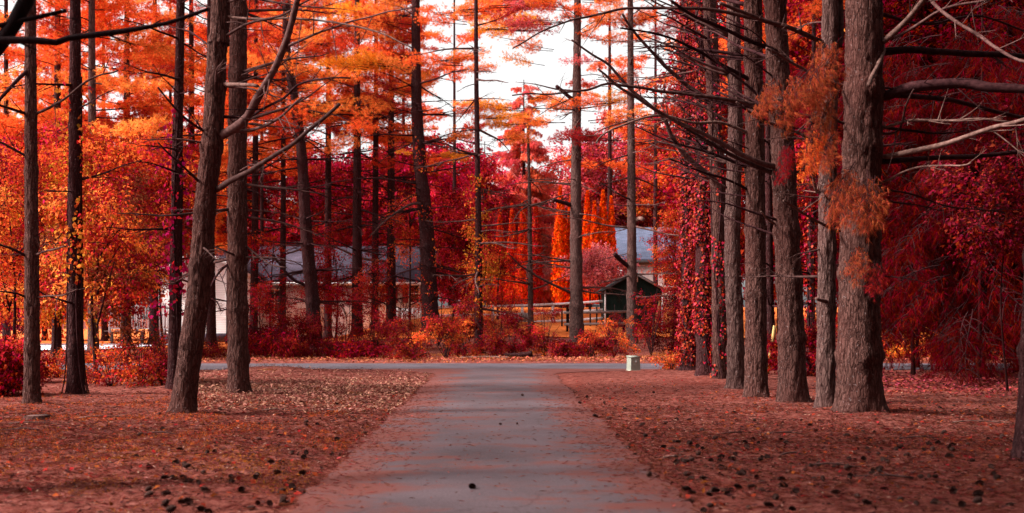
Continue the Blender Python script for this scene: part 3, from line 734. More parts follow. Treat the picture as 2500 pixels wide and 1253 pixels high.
def window(parent, x, y, z0, w, h, mullions=1, shutter=None):
    f = part_box('window', parent, (x, y, z0 + h / 2), (w, .05, h), M_GLASS)
    for sx in (-1, 1): child('frame', MB().box((0, 0, 0), (.09, .10, h + .18)).mesh('frame', M_WHITE), f, (x + sx * (w / 2 + .045), y - .03, z0 + h / 2))
    for sz in (0, 1): child('frame', MB().box((0, 0, 0), (w, .10, .09)).mesh('frame', M_WHITE), f, (x, y - .03, z0 + sz * h + (.045 if sz else -.045)))
    child('sill', MB().box((0, 0, 0), (w + .3, .14, .05)).mesh('sill', M_WHITE), f, (x, y - .05, z0 - .12))
    child('mullion', MB().box((0, 0, 0), (w, .05, .05)).mesh('mullion', M_WHITE), f, (x, y - .04, z0 + h / 2))
    for k in range(mullions): child('mullion', MB().box((0, 0, 0), (.05, .046, h)).mesh('mullion', M_WHITE), f, (x - w / 2 + w * (k + 1) / (mullions + 1), y - .04, z0 + h / 2))
    if shutter:
        for sx in (-1, 1): part_box('shutter', parent, (x + sx * (w / 2 + .09 + shutter / 2 + .02), y - .025, z0 + h / 2), (shutter, .05, h + .1), M_SHUTTER)

def XP(px, Y): return (px - CX) / F * Y
def ZP(py, Y): return H + (HZ - py) / F * Y
# long low house behind the left trees
hx0, hx1 = XP(598, 70), XP(1046, 70)
h = thing('house', 'long low white house with grey shingled roof behind the pines left of the driveway', 'house', ((hx0 + hx1) / 2, 72, 0.2))
part_box('wall', h, ((hx0 + hx1) / 2 + 2.6, 74, 2.1), (hx1 - hx0 - 5.4, 8, 3.6), M_CSIDE)
part_box('wall', h, (hx0 + 2.6, 73.9, 2.1), (5.2, 8, 3.6), M_WSIDE)
ev, rg = 3.72, 6.25
part_slab('roof', h, [(hx0 - .2, 69.3, ev), (hx1 + .4, 69.3, ev), (hx1 + .4, 74.0, rg), (hx0 - .2, 74.0, rg)], .14, M_ROOFL)
part_slab('roof', h, [(hx1 + .4, 78.7, ev), (hx0 - .2, 78.7, ev), (hx0 - .2, 74.05, rg), (hx1 + .4, 74.05, rg)], .14, M_ROOFL)
part_gable('gable', h, hx1 - .16, hx1 - .02, 70, 78, 74, ev, rg - .12, M_CSIDE)
part_beam('fascia', h, (hx0 - .2, 69.24, ev - .02), (hx1 + .4, 69.24, ev - .02), .06, .2, M_WHITE)
window(h, XP(1012, 70), 69.95, ZP(738, 70), .55, 1.1, 0, .38)
window(h, XP(940, 70), 69.95, ZP(738, 70), .7, 1.05, 0, .36)
window(h, XP(672, 70), 69.85, ZP(768, 70), 1.25, 1.55, 1)
window(h, XP(800, 70), 69.95, ZP(745, 70), .9, 1.2, 1)
gx0, gx1, gp = XP(386, 67), XP(604, 67), XP(493, 67)
ge, gpk = ZP(668, 67), ZP(609, 67)
part_prism('gable_wall', h, [(gx0, .4), (gx1, .4), (gx1, ge), (gp, gpk), (gx0, ge)], 67, 73.8, M_WSIDE)
for a, b in ((gx0, -1), (gx1, 1)):
    e = Vector((a + b * .35, 66.6, ge - .17)); t = Vector((gp, 66.6, gpk + .02)); dy = Vector((0, 7.6, 0))
    pts = [e, t, t + dy, e + dy] if b > 0 else [t, e, e + dy, t + dy]
    part_slab('roof', h, [p + Vector((0, 0, .04)) for p in pts], -.12 if b < 0 else -.12, M_ROOFL)
    part_beam('rake_board', h, (a + b * .34, 66.56, ge - .2), (gp + b * .04, 66.56, gpk - .02), .05, .2, M_WHITE)
part_box('corner_board', h, (gx0 + .06, 66.985, (ge + .4) / 2), (.14, .03, ge - .5), M_WHITE)
part_box('foundation', h, (gp, 66.96, .35), (gx1 - gx0 + .1, .1, .5), M_ROOFL)
window(h, XP(575, 67), 66.97, 1.7, 1.0, 1.3, 1)
# porch railing
r_ = thing('porch_railing', 'white balustrade showing through orange leaves left of the leaning pine', 'railing', (XP(345, 62), 62, .7))
za, zb = ZP(806, 62), ZP(748, 62)
for p in (268, 335, 402, 432): part_box('post', r_, (XP(p, 62), 62, (za + zb) / 2), (.12, .12, zb - za + .35), M_WHITE)
for p0, p1 in ((268, 335), (335, 402), (402, 432)):
    a, b = XP(p0, 62) + .062, XP(p1, 62) - .062
    part_beam('rail', r_, (a, 62, zb), (b, 62, zb), .09, .07, M_WHITE); part_beam('rail', r_, (a, 62, za + .08), (b, 62, za + .08), .07, .06, M_WHITE)
    nb = int((b - a) / .15)
    for k in range(nb): part_box('baluster', r_, (a + (b - a) * (k + .5) / nb, 62, (za + zb) / 2 + .02), (.035, .035, zb - za - .15), M_WHITE)
dk = thing('porch_deck', 'grey wooden porch deck under the white balustrade', 'deck', (XP(345, 64), 64, .1))
for k in range(6): part_box('board', dk, (XP(345, 62), 62.1 + k * .3, za - .06), (4.2, .29, .05), M_PLANK)
for p in (270, 345, 425): part_box('post', dk, (XP(p, 62), 62.2, (za - .1) / 2), (.14, .14, za - .1), M_PLANK)

# two-storey house behind the shed
rx0, rx1 = XP(1500, 86), XP(1800, 86)
h2 = thing('house', 'house with blue-grey shingled roof showing above the dark shed', 'house', ((rx0 + rx1) / 2, 90, 2.2))
e2, r2 = ZP(638, 86), ZP(560, 91.5)
part_box('wall', h2, ((rx0 + rx1) / 2, 91.5, (e2 + 2.0) / 2), (rx1 - rx0, 10.4, e2 - 2.2), M_WSIDE)
part_slab('roof', h2, [(rx0 - .35, 85.8, e2), (rx1 + .35, 85.8, e2), (rx1 + .35, 91.5, r2), (rx0 - .35, 91.5, r2)], .16, M_ROOFR)
part_slab('roof', h2, [(rx1 + .35, 97.2, e2), (rx0 - .35, 97.2, e2), (rx0 - .35, 91.55, r2), (rx1 + .35, 91.55, r2)], .16, M_ROOFR)
part_gable('gable', h2, rx0 + .02, rx0 + .16, 86.3, 96.7, 91.5, e2 - .1, r2 - .12, M_WSIDE)
part_beam('fascia', h2, (rx0 - .35, 85.74, e2 - .04), (rx1 + .35, 85.74, e2 - .04), .06, .22, M_SHEDROOF)
window(h2, XP(1640, 86), 86.25, e2 - 1.9, 1.1, 1.4, 1)

# dark shed
sy = 58.0; sx0, sx1, sp_ = XP(1478, sy), XP(1617, sy), XP(1547, sy); se, spk, sb = ZP(708, sy), ZP(668, sy), .75
sh = thing('shed', 'small blackish-green board shed with pitched roof behind the right pines', 'shed', (sp_, sy + 1.5, sb))
part_prism('wall', sh, [(sx0 + .03, sb), (sx1 - .03, sb), (sx1 - .03, se), (sp_, spk - .03), (sx0 + .03, se)], sy + .02, sy + 3.2, M_SHED)
nb = 15; bw = (sx1 - sx0) / nb
for k in range(nb):
    xa, xb = sx0 + k * bw + .008, sx0 + (k + 1) * bw - .008
    zt = lambda x: se + (spk - se) * (1 - abs(x - sp_) / (sx1 - sp_)) - .02
    part_prism('board', sh, [(xa, sb + .02), (xb, sb + .02), (xb, zt(xb)), (xa, zt(xa))], sy - .012 + U(-.004, .004), sy + .022, M_SHED)
part_box('corner_trim', sh, (sx0 - .015, sy - .03, (sb + se) / 2), (.07, .06, se - sb), M_OLDWHITE)
part_box('gable_vent', sh, (XP(1555, sy), sy - .035, ZP(681, sy)), (.09, .04, .34), M_OLDWHITE)
for a, b in ((sx0, -1), (sx1, 1)):
    e = Vector((a + b * .22, sy - .3, se - .08)); t = Vector((sp_, sy - .3, spk + .03)); dy = Vector((0, 3.8, 0))
    pts = [e, t, t + dy, e + dy] if b > 0 else [t, e, e + dy, t + dy]
    part_slab('roof', sh, pts, -.07, M_SHEDROOF)
    part_beam('rake_board', sh, (a + b * .22, sy - .32, se - .09), (sp_ + b * .03, sy - .32, spk - .01), .04, .09, M_SHEDROOF if b < 0 else M_PLANK)

# white rail fence up on the bank
fy0, fy1 = 61.5, 60.2
ft = thing('rail_fence', 'weathered white three-rail fence on the bank left of the shed', 'fence', (XP(1360, 61), 61, gzf(XP(1360, 61), 61)))
fp = [(1062, 748), (1130, 747), (1203, 746), (1275, 744), (1350, 741), (1420, 737), (1478, 733)]
tops = []
for k, (p, q) in enumerate(fp):
    Y = fy0 + (fy1 - fy0) * k / 6; x = XP(p, Y); zt = ZP(q, Y); zg = gzf(x, Y) - .1
    part_box('post', ft, (x, Y, (zt + zg) / 2), (.15, .13, zt - zg + .06), M_OLDWHITE); tops.append(Vector((x, Y - .085, zt)))
for a, b in zip(tops[:-1], tops[1:]):
    for dz in (-.05, -.52, -.98): part_beam('rail', ft, a + Vector((.01, 0, dz)), b + Vector((-.01, 0, dz)), .035, .13, M_OLDWHITE)
ft2 = thing('plank_rail', 'grey-brown plank rail in front of the white fence beside the shed', 'fence', (XP(1450, 56), 56, .6))
for p in (1385, 1523): part_box('post', ft2, (XP(p, 56), 56, (ZP(752 if p < 1400 else 758, 56) + .4) / 2), (.12, .12, ZP(752 if p < 1400 else 758, 56) - .4), M_BLACKWOOD)
part_beam('rail', ft2, (XP(1377, 56), 55.91, ZP(764, 56)), (XP(1530, 56), 55.91, ZP(761, 56)), .05, .13, M_PLANK)
part_beam('rail', ft2, (XP(1377, 56), 55.91, ZP(792, 56)), (XP(1540, 56), 55.91, ZP(790, 56)), .05, .13, M_PLANK)
for k, (pa, pb, pt, lab) in enumerate(((1372, 1388, 751, 'black wooden trestle standing left of the thick pine trunk by the fence'), (1441, 1457, 747, 'black wooden trestle standing between the thick pine and the shed'))):
    Y = 58.5; t_ = thing('trestle', lab, 'trestle', (XP((pa + pb) / 2, Y), Y, gzf(XP(pa, Y), Y)))
    for p in (pa, pb): part_box('leg', t_, (XP(p, Y), Y, (ZP(pt, Y) + .6) / 2), (.08, .08, ZP(pt, Y) - .7), M_BLACKWOOD)
    part_box('top', t_, (XP((pa + pb) / 2, Y), Y, ZP(pt, Y) + .0), (XP(pb, Y) - XP(pa, Y) + .25, .3, .06), M_BLACKWOOD)
pb_ = thing('planter_box', 'low grey wooden planter box beneath the white rail fence', 'planter', (XP(1268, 59), 59, 1.0))
px0, px1 = XP(1246, 59), XP(1293, 59)
for k in range(6): part_box('slat', pb_, (px0 + (px1 - px0) * (k + .5) / 6, 59, ZP(775, 59)), ((px1 - px0) / 6 - .015, .05, .5), M_PLANK)
part_box('side', pb_, (px0 + .02, 59.33, ZP(775, 59)), (.05, .6, .5), M_PLANK); part_box('side', pb_, (px1 - .02, 59.33, ZP(775, 59)), (.05, .6, .5), M_PLANK)
part_box('soil', pb_, ((px0 + px1) / 2, 59.33, ZP(775, 59) + .1), (px1 - px0 - .14, .5, .2), M_GROUND)
mp = thing('metal_post', 'thin pale post standing right of the dark shed', 'post', (XP(1617, 55), 55, gzf(XP(1617, 55), 55)))
m = MB(); m.tube([(0, 0, -.3), (0, 0, 1.2), (0.01, 0, 2.25)], .042, 10); child('pole', m.mesh('pole', M_METAL, True), mp, (XP(1617, 55), 55, .35))
m = MB(); m.tube([(0, 0, 0), (0, 0, .06)], .055, 10); child('cap', m.mesh('cap', M_METAL, True), mp, (XP(1617, 55) + .01, 55, 2.60))
pl = thing('leaning_plank', 'tan plank leaning beside the shed under orange leaves', 'plank', (XP(1601, 57), 57, .8))
child('board', MB().beam((0, 0, 0), (.32, .1, 1.7), .05, .14).mesh('board', M_TAN), pl, (XP(1597, 57), 57, .75))
pl = thing('leaning_plank', 'tan plank propped behind the right row of pines', 'plank', (XP(1874, 30), 30, 0))
child('board', MB().beam((0, 0, 0), (.24, .1, 1.35), .035, .10).mesh('board', M_TAN), pl, (XP(1873, 30), 30, -.02))
# white panel fence pieces glimpsed through the shrubs
for k, (a, b, t, bt, lab) in enumerate(((968, 1066, 752, 792, 'white board fence glimpsed through shrubs right of the long house'),)):
    Y = 64.0; pf = thing('board_fence', lab, 'fence', (XP((a + b) / 2, Y), Y, .7))
    n_ = 16
    for q in range(n_):
        x = XP(a, Y) + (XP(b, Y) - XP(a, Y)) * (q + .5) / n_
        part_box('board', pf, (x, Y + U(-.01, .01), (ZP(t, Y) + ZP(bt, Y)) / 2 + U(-.02, .02)), ((XP(b, Y) - XP(a, Y)) / n_ - .012, .03, ZP(t, Y) - ZP(bt, Y)), M_WHITE)
    part_beam('rail', pf, (XP(a, Y), Y + .05, ZP(t, Y) - .2), (XP(b, Y), Y + .05, ZP(t, Y) - .2), .04, .1, M_WHITE)

# utility pedestal
uy = 32.4; ux = XP(1546.5, uy); uz = gzf(ux, uy) - .02
ub = thing('utility_box', 'pale greenish utility box standing at the corner of driveway and road', 'utility box', (ux, uy, uz))
me = bpy.data.meshes.new('cabinet'); w, d, hh = .16, .15, .44
v = [(-w, -d, 0), (w, -d, 0), (w, d, 0), (-w, d, 0), (-w * .94, -d * .94, hh - .03), (w * .94, -d * .94, hh - .03), (w * .94, d * .94, hh), (-w * .94, d * .94, hh)]
me.from_pydata(v, [], [[0, 3, 2, 1], [4, 5, 6, 7], [0, 1, 5, 4], [1, 2, 6, 5], [2, 3, 7, 6], [3, 0, 4, 7]]); me.materials.append(M_CREAM)
ob = child('cabinet', me, ub, (ux, uy, uz), (0, 0, .35)); bv = ob.modifiers.new('bevel', 'BEVEL'); bv.width = .012; bv.segments = 2
child('lid', MB().box((0, 0, 0), (.328, .306, .035)).mesh('lid', M_CREAM), ub, (ux, uy, uz + hh + .002), (.09, 0, .35))
child('plinth', MB().box((0, 0, 0), (.36, .34, .06)).mesh('plinth', M_CREAMD), ub, (ux, uy, uz + .015), (0, 0, .35))
c, s_ = math.cos(.35), math.sin(.35)
child('hasp', MB().box((0, 0, 0), (.03, .02, .05)).mesh('hasp', M_METAL), ub, (ux + .178 * s_, uy - .178 * c, uz + .30), (0, 0, .35))

# ------------------------------------------------------------------ pines of the right-hand row
R8 = Pine(2098, 1020, 100, 'thickest pine of the right row, deeply furrowed, lit on its left side', [(2098, 800), (2100, 600), (2108, 250), (2110, 0)], 15, M_BARK, 2, rtop=.2)
for p, a, b, dy, mt, tw in (
    ([(2167, 233), (2226, 213), (2345, 205), (2414, 213), (2500, 218), (2640, 240)], 30, 20, -1.0, M_DEADD, 5),
    ([(2137, 129), (2226, 121), (2340, 131), (2454, 134), (2620, 140)], 20, 12, .6, M_DEADD, 6),
    ([(2190, 233), (2250, 237), (2315, 243), (2390, 262), (2500, 287), (2600, 310)], 15, 9, 1.0, M_DEADD, 6),
    ([(2157, 384), (2226, 369), (2315, 349), (2414, 317), (2500, 292), (2620, 250)], 15, 9, -1.6, M_DEADL, 6),
    ([(2162, 394), (2291, 386), (2414, 381), (2500, 371), (2600, 365)], 16, 9, .2, M_DEADD, 6),
    ([(2162, 312), (2216, 295), (2315, 297), (2390, 292), (2464, 299)], 9, 5, -.6, M_DEADL, 6),
    ([(2137, 114), (2177, 84), (2216, 45), (2251, 5), (2290, -60)], 17, 11, -1.2, M_DEADL, 4),
    ([(2177, 94), (2236, 64), (2306, 20), (2414, -4), (2500, -40)], 9, 5, -.9, M_DEAD, 6),
    ([(2157, 114), (2140, 163), (2117, 213)], 13, 10, -.7, M_DEADL, 0),
    ([(2157, 445), (2206, 418), (2266, 403), (2340, 408), (2368, 402)], 7, 3, -1.0, M_DEADL, 5),
    ([(2187, 322), (2211, 257), (2231, 218)], 7, 4, -.8, M_DEAD, 2),
    ([(2162, 465), (2226, 475), (2315, 505), (2454, 520)], 6, 3, .8, M_DEADD, 5),
    ([(2043, 562), (1969, 525), (1910, 490)], 9, 5, -1.3, M_DEADL, 2),
    ([(2140, 30), (2260, 60), (2380, 40), (2520, 80)], 9, 5, 1.5, M_DEADD, 7),
    ([(2250, -30), (2300, 30), (2380, 80), (2440, 120), (2520, 160)], 10, 6, -1.8, M_DEAD, 6),
    ([(2060, 210), (2000, 190), (1930, 150), (1870, 120)], 11, 6, -.8, M_DEAD, 5),
    ([(2055, 300), (1990, 260), (1900, 240)], 8, 5, -1.0, M_DEAD, 5)):
    R8.limb(p, a, b, dy, mt, tw)
R8.dead(2.0, 6.5, 6, .8, 1.8, DEADD, (-.9, .9))
for px, py, yaw, sc_, col, dy in ((2040, 85, 2.8, 1.0, HANG, -.8), (2050, 130, 2.4, 1.1, HANG, -.9), (2030, 260, 2.6, 1.1, HANG, -.9), (2010, 150, 3.3, 1.1, HANG, -1), (1960, 170, 3.0, 1.1, HANG, -1.2), (1900, 190, 3.1, .9, HANG, -1.2), (2040, 230, 2.9, .9, BROWN, -.9), (2020, 300, 2.7, .9, DORANGE, -.9), (2035, 330, 3.3, .8, HANG, -1),
                                  (2090, 400, 3.6, 1.2, HANG, -1), (2130, 430, 4.2, 1.2, HANG, -1.1), (2110, 470, 4.6, .9, HANG, -1), (2060, 430, 3.6, 1.0, HANG, -1), (2125, 600, 3.3, .8, HANG, -.9), (2150, 640, 4.5, .7, RED, -.8), (1940, 350, 3.2, .55, CRIM, -.9), (1930, 390, 3.4, .5, CRIM, -.9)):
    R8.bough_px(px, py, yaw, sc_ * .55, col, dy, BOUGH_HANG, -.75, 3)
R8.boughs(8.6, 15, 40, (1.3, 1.8), [RED, CRIM], BOUGH)
R7 = Pine(2016, 1012, 42, 'pine with plated bark standing close against the left side of the thickest trunk', [(2018, 700), (2022, 400), (2027, 0)], 14, M_BARKP, 2, rtop=.1)
R7.limb([(1994, 470), (1985, 440), (1979, 421), (1975, 395)], 8, 4, -.5, M_DEADL, 2)
R7.limb([(1992, 345), (1944, 322), (1870, 297), (1800, 250)], 10, 5, -.9, M_DEAD, 6)
R7.limb([(2010, 105), (1944, 74), (1870, 50), (1760, 10)], 15, 8, -1.2, M_DEAD, 6)
R7.limb([(2035, 740), (2008, 735), (1995, 730)], 11, 9, -.35, M_DEAD, 0, 'branch_stub')
R7.limb([(2052, 110), (2053, 60), (2053, 0), (2050, -80)], 15, 11, .1, M_DEAD, 0)
R7.boughs(8.8, 14, 20, (1.1, 1.6), [RED, CRIM], BOUGH); R7.dead(2.2, 6, 10, .6, 1.5, DEAD, (1.5, 4.5))
R6 = Pine(1935, 988, 66, 'stout pine second in from the thickest trunk, slightly leaning left at the top', [(1930, 760), (1920, 560), (1908, 300), (1893, 0)], 15, M_BARK, 2, rtop=.13)
R6.limb([(1900, 408), (1851, 396), (1745, 342), (1646, 292), (1552, 238), (1458, 171)], 16, 5, -1.5, M_DEAD, 9)
R6.limb([(1895, 425), (1800, 385), (1700, 330), (1560, 240)], 15, 5, -.9, M_DEAD, 8)
R6.limb([(1905, 275), (1849, 257), (1770, 243), (1671, 230), (1557, 213), (1483, 203), (1438, 218), (1349, 228), (1250, 233)], 13, 3, -2.2, M_DEAD, 12)
R6.limb([(1900, 130), (1879, 119), (1795, 84), (1700, 42), (1640, 0)], 14, 7, -1.2, M_DEADD, 6)
R6.limb([(1890, 545), (1868, 528), (1856, 517)], 8, 4, -.6, M_DEADL, 0)
R6.limb([(1900, 60), (1879, 54), (1770, 30), (1671, 20), (1517, 22), (1438, 42), (1349, 67), (1250, 119)], 12, 3, -2.0, M_DEAD, 12)
R6.limb([(1950, 420), (2000, 380), (2030, 340)], 8, 5, -.6, M_DEAD, 3)
R6.boughs(9.5, 15, 16, (1.1, 1.6), [RED, REDOR], BOUGH); R6.dead(3.2, 8, 16, .7, 2.2, DEADD, (2.0, 4.2), (.1, .6))
R5 = Pine(1846, 978, 51, 'straight grey pine in the right row with long bare limbs reaching left', [(1845, 700), (1843, 350), (1838, 0)], 15, M_BARK, 2, rtop=.11)
R5.limb([(1849, 205), (1745, 149), (1681, 114), (1606, 84), (1512, 69)], 13, 4, -1.2, M_DEADD, 9)
R5.limb([(1829, 465), (1770, 436), (1695, 416), (1631, 386)], 8, 4, -.8, M_DEADD, 6)
R5.limb([(1840, 330), (1760, 300), (1690, 300), (1611, 282), (1547, 297), (1473, 324), (1453, 347)], 9, 4, -1.2, M_DEADL, 6)
R5.boughs(10, 15, 12, (1.0, 1.5), [RED, REDOR], BOUGH); R5.dead(3.8, 8.5, 18, .8, 2.4, DEADD, (2.2, 4.0), (.15, .6))
R4 = Pine(1797, 955, 42, 'knobbly pale-barked pine just left of the straight grey pine', [(1795, 800), (1788, 590), (1795, 300), (1790, 0)], 14, M_BARKP, 2, rtop=.1)
R4.boughs(10, 14, 8, (1.0, 1.4), [RED, REDOR]); R4.dead(4.2, 8.8, 14, .8, 2.4, DEAD, (2.2, 4.0), (.15, .6))
R3 = Pine(1760, 928, 40, 'dark pine with sparse red ivy between the ivied trunks and the pale one', [(1757, 700), (1752, 450), (1740, 200), (1732, 0)], 15, M_BARK, 1, rtop=.12)
R3.limb([(1770, 450), (1715, 416), (1671, 376), (1636, 327), (1616, 282), (1547, 223), (1488, 163), (1438, 129), (1394, 99)], 17, 4, -1.8, M_DEAD, 9)
R3.limb([(1745, 257), (1671, 203), (1606, 144), (1557, 89), (1517, 35)], 15, 5, -1.4, M_DEAD, 8)
R3.boughs(11, 15, 8, (1.0, 1.5), [RED, REDOR]); R3.dead(4.6, 9.5, 14, .9, 2.6, DEADD, (2.3, 4.0), (.15, .6))
R2 = Pine(1722, 922, 43, 'ivy-wrapped pine in the right row, second trunk from the road', [(1718, 700), (1716, 400), (1712, 0)], 15, M_BARKD, 1, rtop=.12)
R2.boughs(12, 15, 6, (1.0, 1.5), [RED, REDOR]); R2.dead(5, 10, 9, .8, 2.0, DEAD, (2, 4.3))
R1 = Pine(1684, 908, 38, 'ivy-clad pine nearest the road in the right row', [(1682, 700), (1680, 400), (1676, 0)], 15, M_BARKD, 1, rtop=.12)
R1.boughs(12, 15, 6, (1.0, 1.5), [RED, REDOR]); R1.dead(5.5, 10, 9, .8, 2.0, DEAD, (2, 4.3))
R9 = Pine(2532, 1130, 100, 'dark flared trunk cut off by the right edge of the picture', [(2545, 900), (2560, 500), (2565, 0)], 12, M_BARKD, 2, rtop=.2)
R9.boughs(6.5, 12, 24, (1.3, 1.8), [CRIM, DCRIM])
R10 = Pine(1978, 900, 20, 'thin ivied trunk glimpsed between the stout pine and the thickest one', [(1980, 600), (1985, 300)], 13, M_BARKD, 0, Y=34)
R11 = Pine(1885, 915, 26, 'small dark trunk behind the gap right of the straight grey pine', [(1878, 700), (1876, 300)], 13, M_BARKD, 0, Y=33)
for p in (R10, R11): p.dead(1.5, 9, 22, .8, 2.2, DEADD); p.boughs(7, 13, 14, (.9, 1.4), [RED, DORANGE, CRIM])

# ------------------------------------------------------------------ pines of the left-hand side
L6 = Pine(445, 1016, 58, 'pine leaning to the right nearest the driveway on its left side', [(462, 880), (486, 700), (503, 480), (519, 330), (532, 100), (539, 0)], 14, M_BARK, 2, rtop=.1)
for p, a, b, dy, mt, tw in (
    ([(532, 335), (575, 312), (605, 285), (628, 240), (669, 173), (699, 99), (724, 0), (740, -70)], 24, 13, -1.0, M_DEAD, 6),
    ([(530, 462), (565, 440), (620, 411), (719, 346), (828, 257)], 16, 8, -1.6, M_DEAD, 5),
    ([(605, 285), (640, 268), (694, 238), (744, 198), (857, 188)], 9, 4, -1.2, M_DEADD, 7),
    ([(690, 118), (793, 74), (892, 45), (1016, 15)], 7, 3, -1.4, M_DEAD, 7),
    ([(612, 318), (669, 297), (734, 238)], 11, 5, -1.0, M_DEAD, 4),
    ([(540, 205), (580, 208), (628, 212)], 11, 9, -.7, M_DEADL, 1),
    ([(545, 40), (620, 47), (719, 45), (818, 54), (917, 79), (1006, 114)], 8, 3, -1.6, M_DEADL, 8),
    ([(505, 325), (446, 282), (386, 213)], 8, 4, -.8, M_DEADD, 4), ([(495, 452), (446, 406), (386, 347)], 8, 4, -.8, M_DEADD, 4),
    ([(540, 95), (600, 60), (680, 40), (780, -10)], 8, 4, -1, M_DEAD, 5), ([(530, 130), (470, 80), (400, 60)], 6, 3, .8, M_DEADD, 6), ([(545, 10), (600, -5), (700, 10), (820, 20)], 7, 3, -.8, M_DEAD, 6)):
    L6.limb(p, a, b, dy, mt, tw)
L6.dead(2.2, 6.5, 9, .4, 1.3, DEAD); L6.boughs(13.2, 14, 2, (1.0, 1.4), [ORANGE, DORANGE])
L7 = Pine(583, 965, 47, 'upright pine just behind the leaning one left of the driveway', [(580, 700), (580, 400), (582, 0)], 15, M_BARK, 2, rtop=.12)
L7.dead(2.5, 8, 26, .6, 2.2, DEAD); L7.boughs(14, 15, 2, (1.0, 1.5), [ORANGE, DORANGE])
L7.limb([(600, 600), (650, 640), (700, 655)], 6, 3, -.6, M_DEAD, 4); L7.limb([(565, 640), (535, 665), (512, 700)], 7, 4, -.6, M_DEADD, 4)
L5 = Pine(424, 953, 30, 'slim dark trunk with magenta creeper left of the leaning pine', [(428, 700), (434, 350), (441, 0)], 14, M_BARKD, 1)
L5.dead(2.5, 9, 18, .5, 1.8, DEADD); L5.boughs(10, 14, 6, (.9, 1.4), [ORANGE, DORANGE])
L2 = Pine(184, 962, 39, 'straight trunk with orange vine leaves, second from the left edge', [(183, 500), (184, 0)], 14, M_BARKD, 1)
L2.dead(1.6, 8, 14, .5, 1.8, DEADD); L2.boughs(9, 14, 7, (.9, 1.4), [ORANGE, DORANGE])
L1 = Pine(78, 986, 38, 'bare grey pole-like pine nearest the left edge of the picture', [(78, 700), (76, 400), (74, 0)], 13, M_BARK, 2)
for p, a, b, dy, mt in (([(82, 280), (149, 248), (223, 193), (287, 171)], 8, 4, -.7, M_DEAD), ([(72, 170), (50, 188), (0, 243), (-60, 300)], 11, 6, -.6, M_DEADD), ([(70, 280), (40, 270), (0, 257), (-60, 240)], 9, 5, -.8, M_DEADD),
                        ([(70, 384), (40, 368), (10, 351), (-40, 330)], 8, 5, -.4, M_DEAD), ([(70, 628), (40, 612), (0, 597), (-50, 590)], 9, 5, -.5, M_DEADD), ([(85, 625), (115, 612), (165, 601)], 7, 4, -.6, M_DEAD),
                        ([(85, 728), (130, 722), (165, 718), (190, 705)], 6, 3, -.6, M_DEAD), ([(70, 728), (40, 716), (0, 710)], 7, 4, -.4, M_DEADD)):
    L1.limb(p, a, b, dy, mt, 3)
L1.boughs(9, 13, 5, (.9, 1.4), [ORANGE, DORANGE])
# a nearer pine just outside the left edge whose limbs hang into the picture
L0 = Pine(-330, 1200, 120, 'near pine beyond the left edge whose black limbs cross the top left corner', [(-320, 600), (-320, 0)], 13, M_BARKD, 1, Y=9.6)
for p, a, b in (([(-300, 110), (-150, 95), (0, 99), (139, 101), (168, 89), (297, 72), (436, 50), (510, 25)], 30, 9), ([(-300, 90), (-100, 80), (0, 62), (64, 50), (124, 40), (168, 30)], 22, 10), ([(-300, 500), (-100, 260), (0, 99), (30, 50), (59, -4), (90, -90)], 44, 34)):
    L0.limb(p, a, b, 0.3, M_BLACKWOOD, 4, 'limb', (.1, .35))

L0.boughs(7.5, 13, 16, (1.2, 1.7), [REDOR, RED, DORANGE], BOUGH)
# ------------------------------------------------------------------ pines across the road
M = {}
for key, px, py, d, lean, mt, lab in (
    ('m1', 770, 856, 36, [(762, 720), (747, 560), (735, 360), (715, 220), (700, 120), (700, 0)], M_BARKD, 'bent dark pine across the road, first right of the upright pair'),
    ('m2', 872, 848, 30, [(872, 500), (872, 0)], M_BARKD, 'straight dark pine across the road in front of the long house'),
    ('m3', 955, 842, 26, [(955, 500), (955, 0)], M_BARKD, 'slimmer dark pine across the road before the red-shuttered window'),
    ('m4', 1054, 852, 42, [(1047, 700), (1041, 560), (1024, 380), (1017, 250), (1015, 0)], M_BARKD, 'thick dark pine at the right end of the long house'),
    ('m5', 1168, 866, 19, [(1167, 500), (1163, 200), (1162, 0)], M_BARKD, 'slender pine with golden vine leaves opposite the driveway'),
    ('m6', 1296, 852, 15, [(1293, 500), (1288, 280)], M_BARKP, 'thinnest pole-like pine before the left group of orange cypresses'),  # paler bark here and on the next two puts sunlight into the colour
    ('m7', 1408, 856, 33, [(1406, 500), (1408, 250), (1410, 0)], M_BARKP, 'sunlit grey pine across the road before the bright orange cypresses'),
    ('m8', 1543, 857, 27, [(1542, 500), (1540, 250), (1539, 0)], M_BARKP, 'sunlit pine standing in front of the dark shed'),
    ('m9', 516, 850, 25, [(514, 600), (512, 300)], M_BARKD, 'dark pine seen between the leaning pine and the upright one'),
    ('m10', 618, 846, 22, [(622, 600), (624, 300), (625, 0)], M_BARKD, 'dark pine hugging the right side of the upright pine'),
    ('m11', 376, 846, 24, [(376, 500), (378, 0)], M_BARKD, 'dark pine behind the white balustrade')):
    M[key] = Pine(px, py, d, lab, lean, 20 if key != 'm6' else 10.6, mt, 1 if key in ('m1', 'm4', 'm7', 'm8') else 0, whorl=.75)
for key, n in (('m1', 54), ('m2', 60), ('m3', 54), ('m4', 54), ('m5', 36), ('m6', 30), ('m7', 30), ('m8', 24), ('m9', 26), ('m10', 44), ('m11', 20)):
    M[key].dead(2.0, 13 if key != 'm6' else 8, n, 1.2, 3.4, DEADD if key in ('m1', 'm2', 'm3', 'm4', 'm9', 'm10', 'm11') else DEAD, tilt=(-.28, .22))
M['m7'].limb([(1395, 500), (1372, 494), (1350, 488)], 12, 8, -.6, M_DEADD, 1); M['m7'].limb([(1395, 240), (1372, 222), (1360, 212)], 10, 8, -.6, M_DEADD, 1)
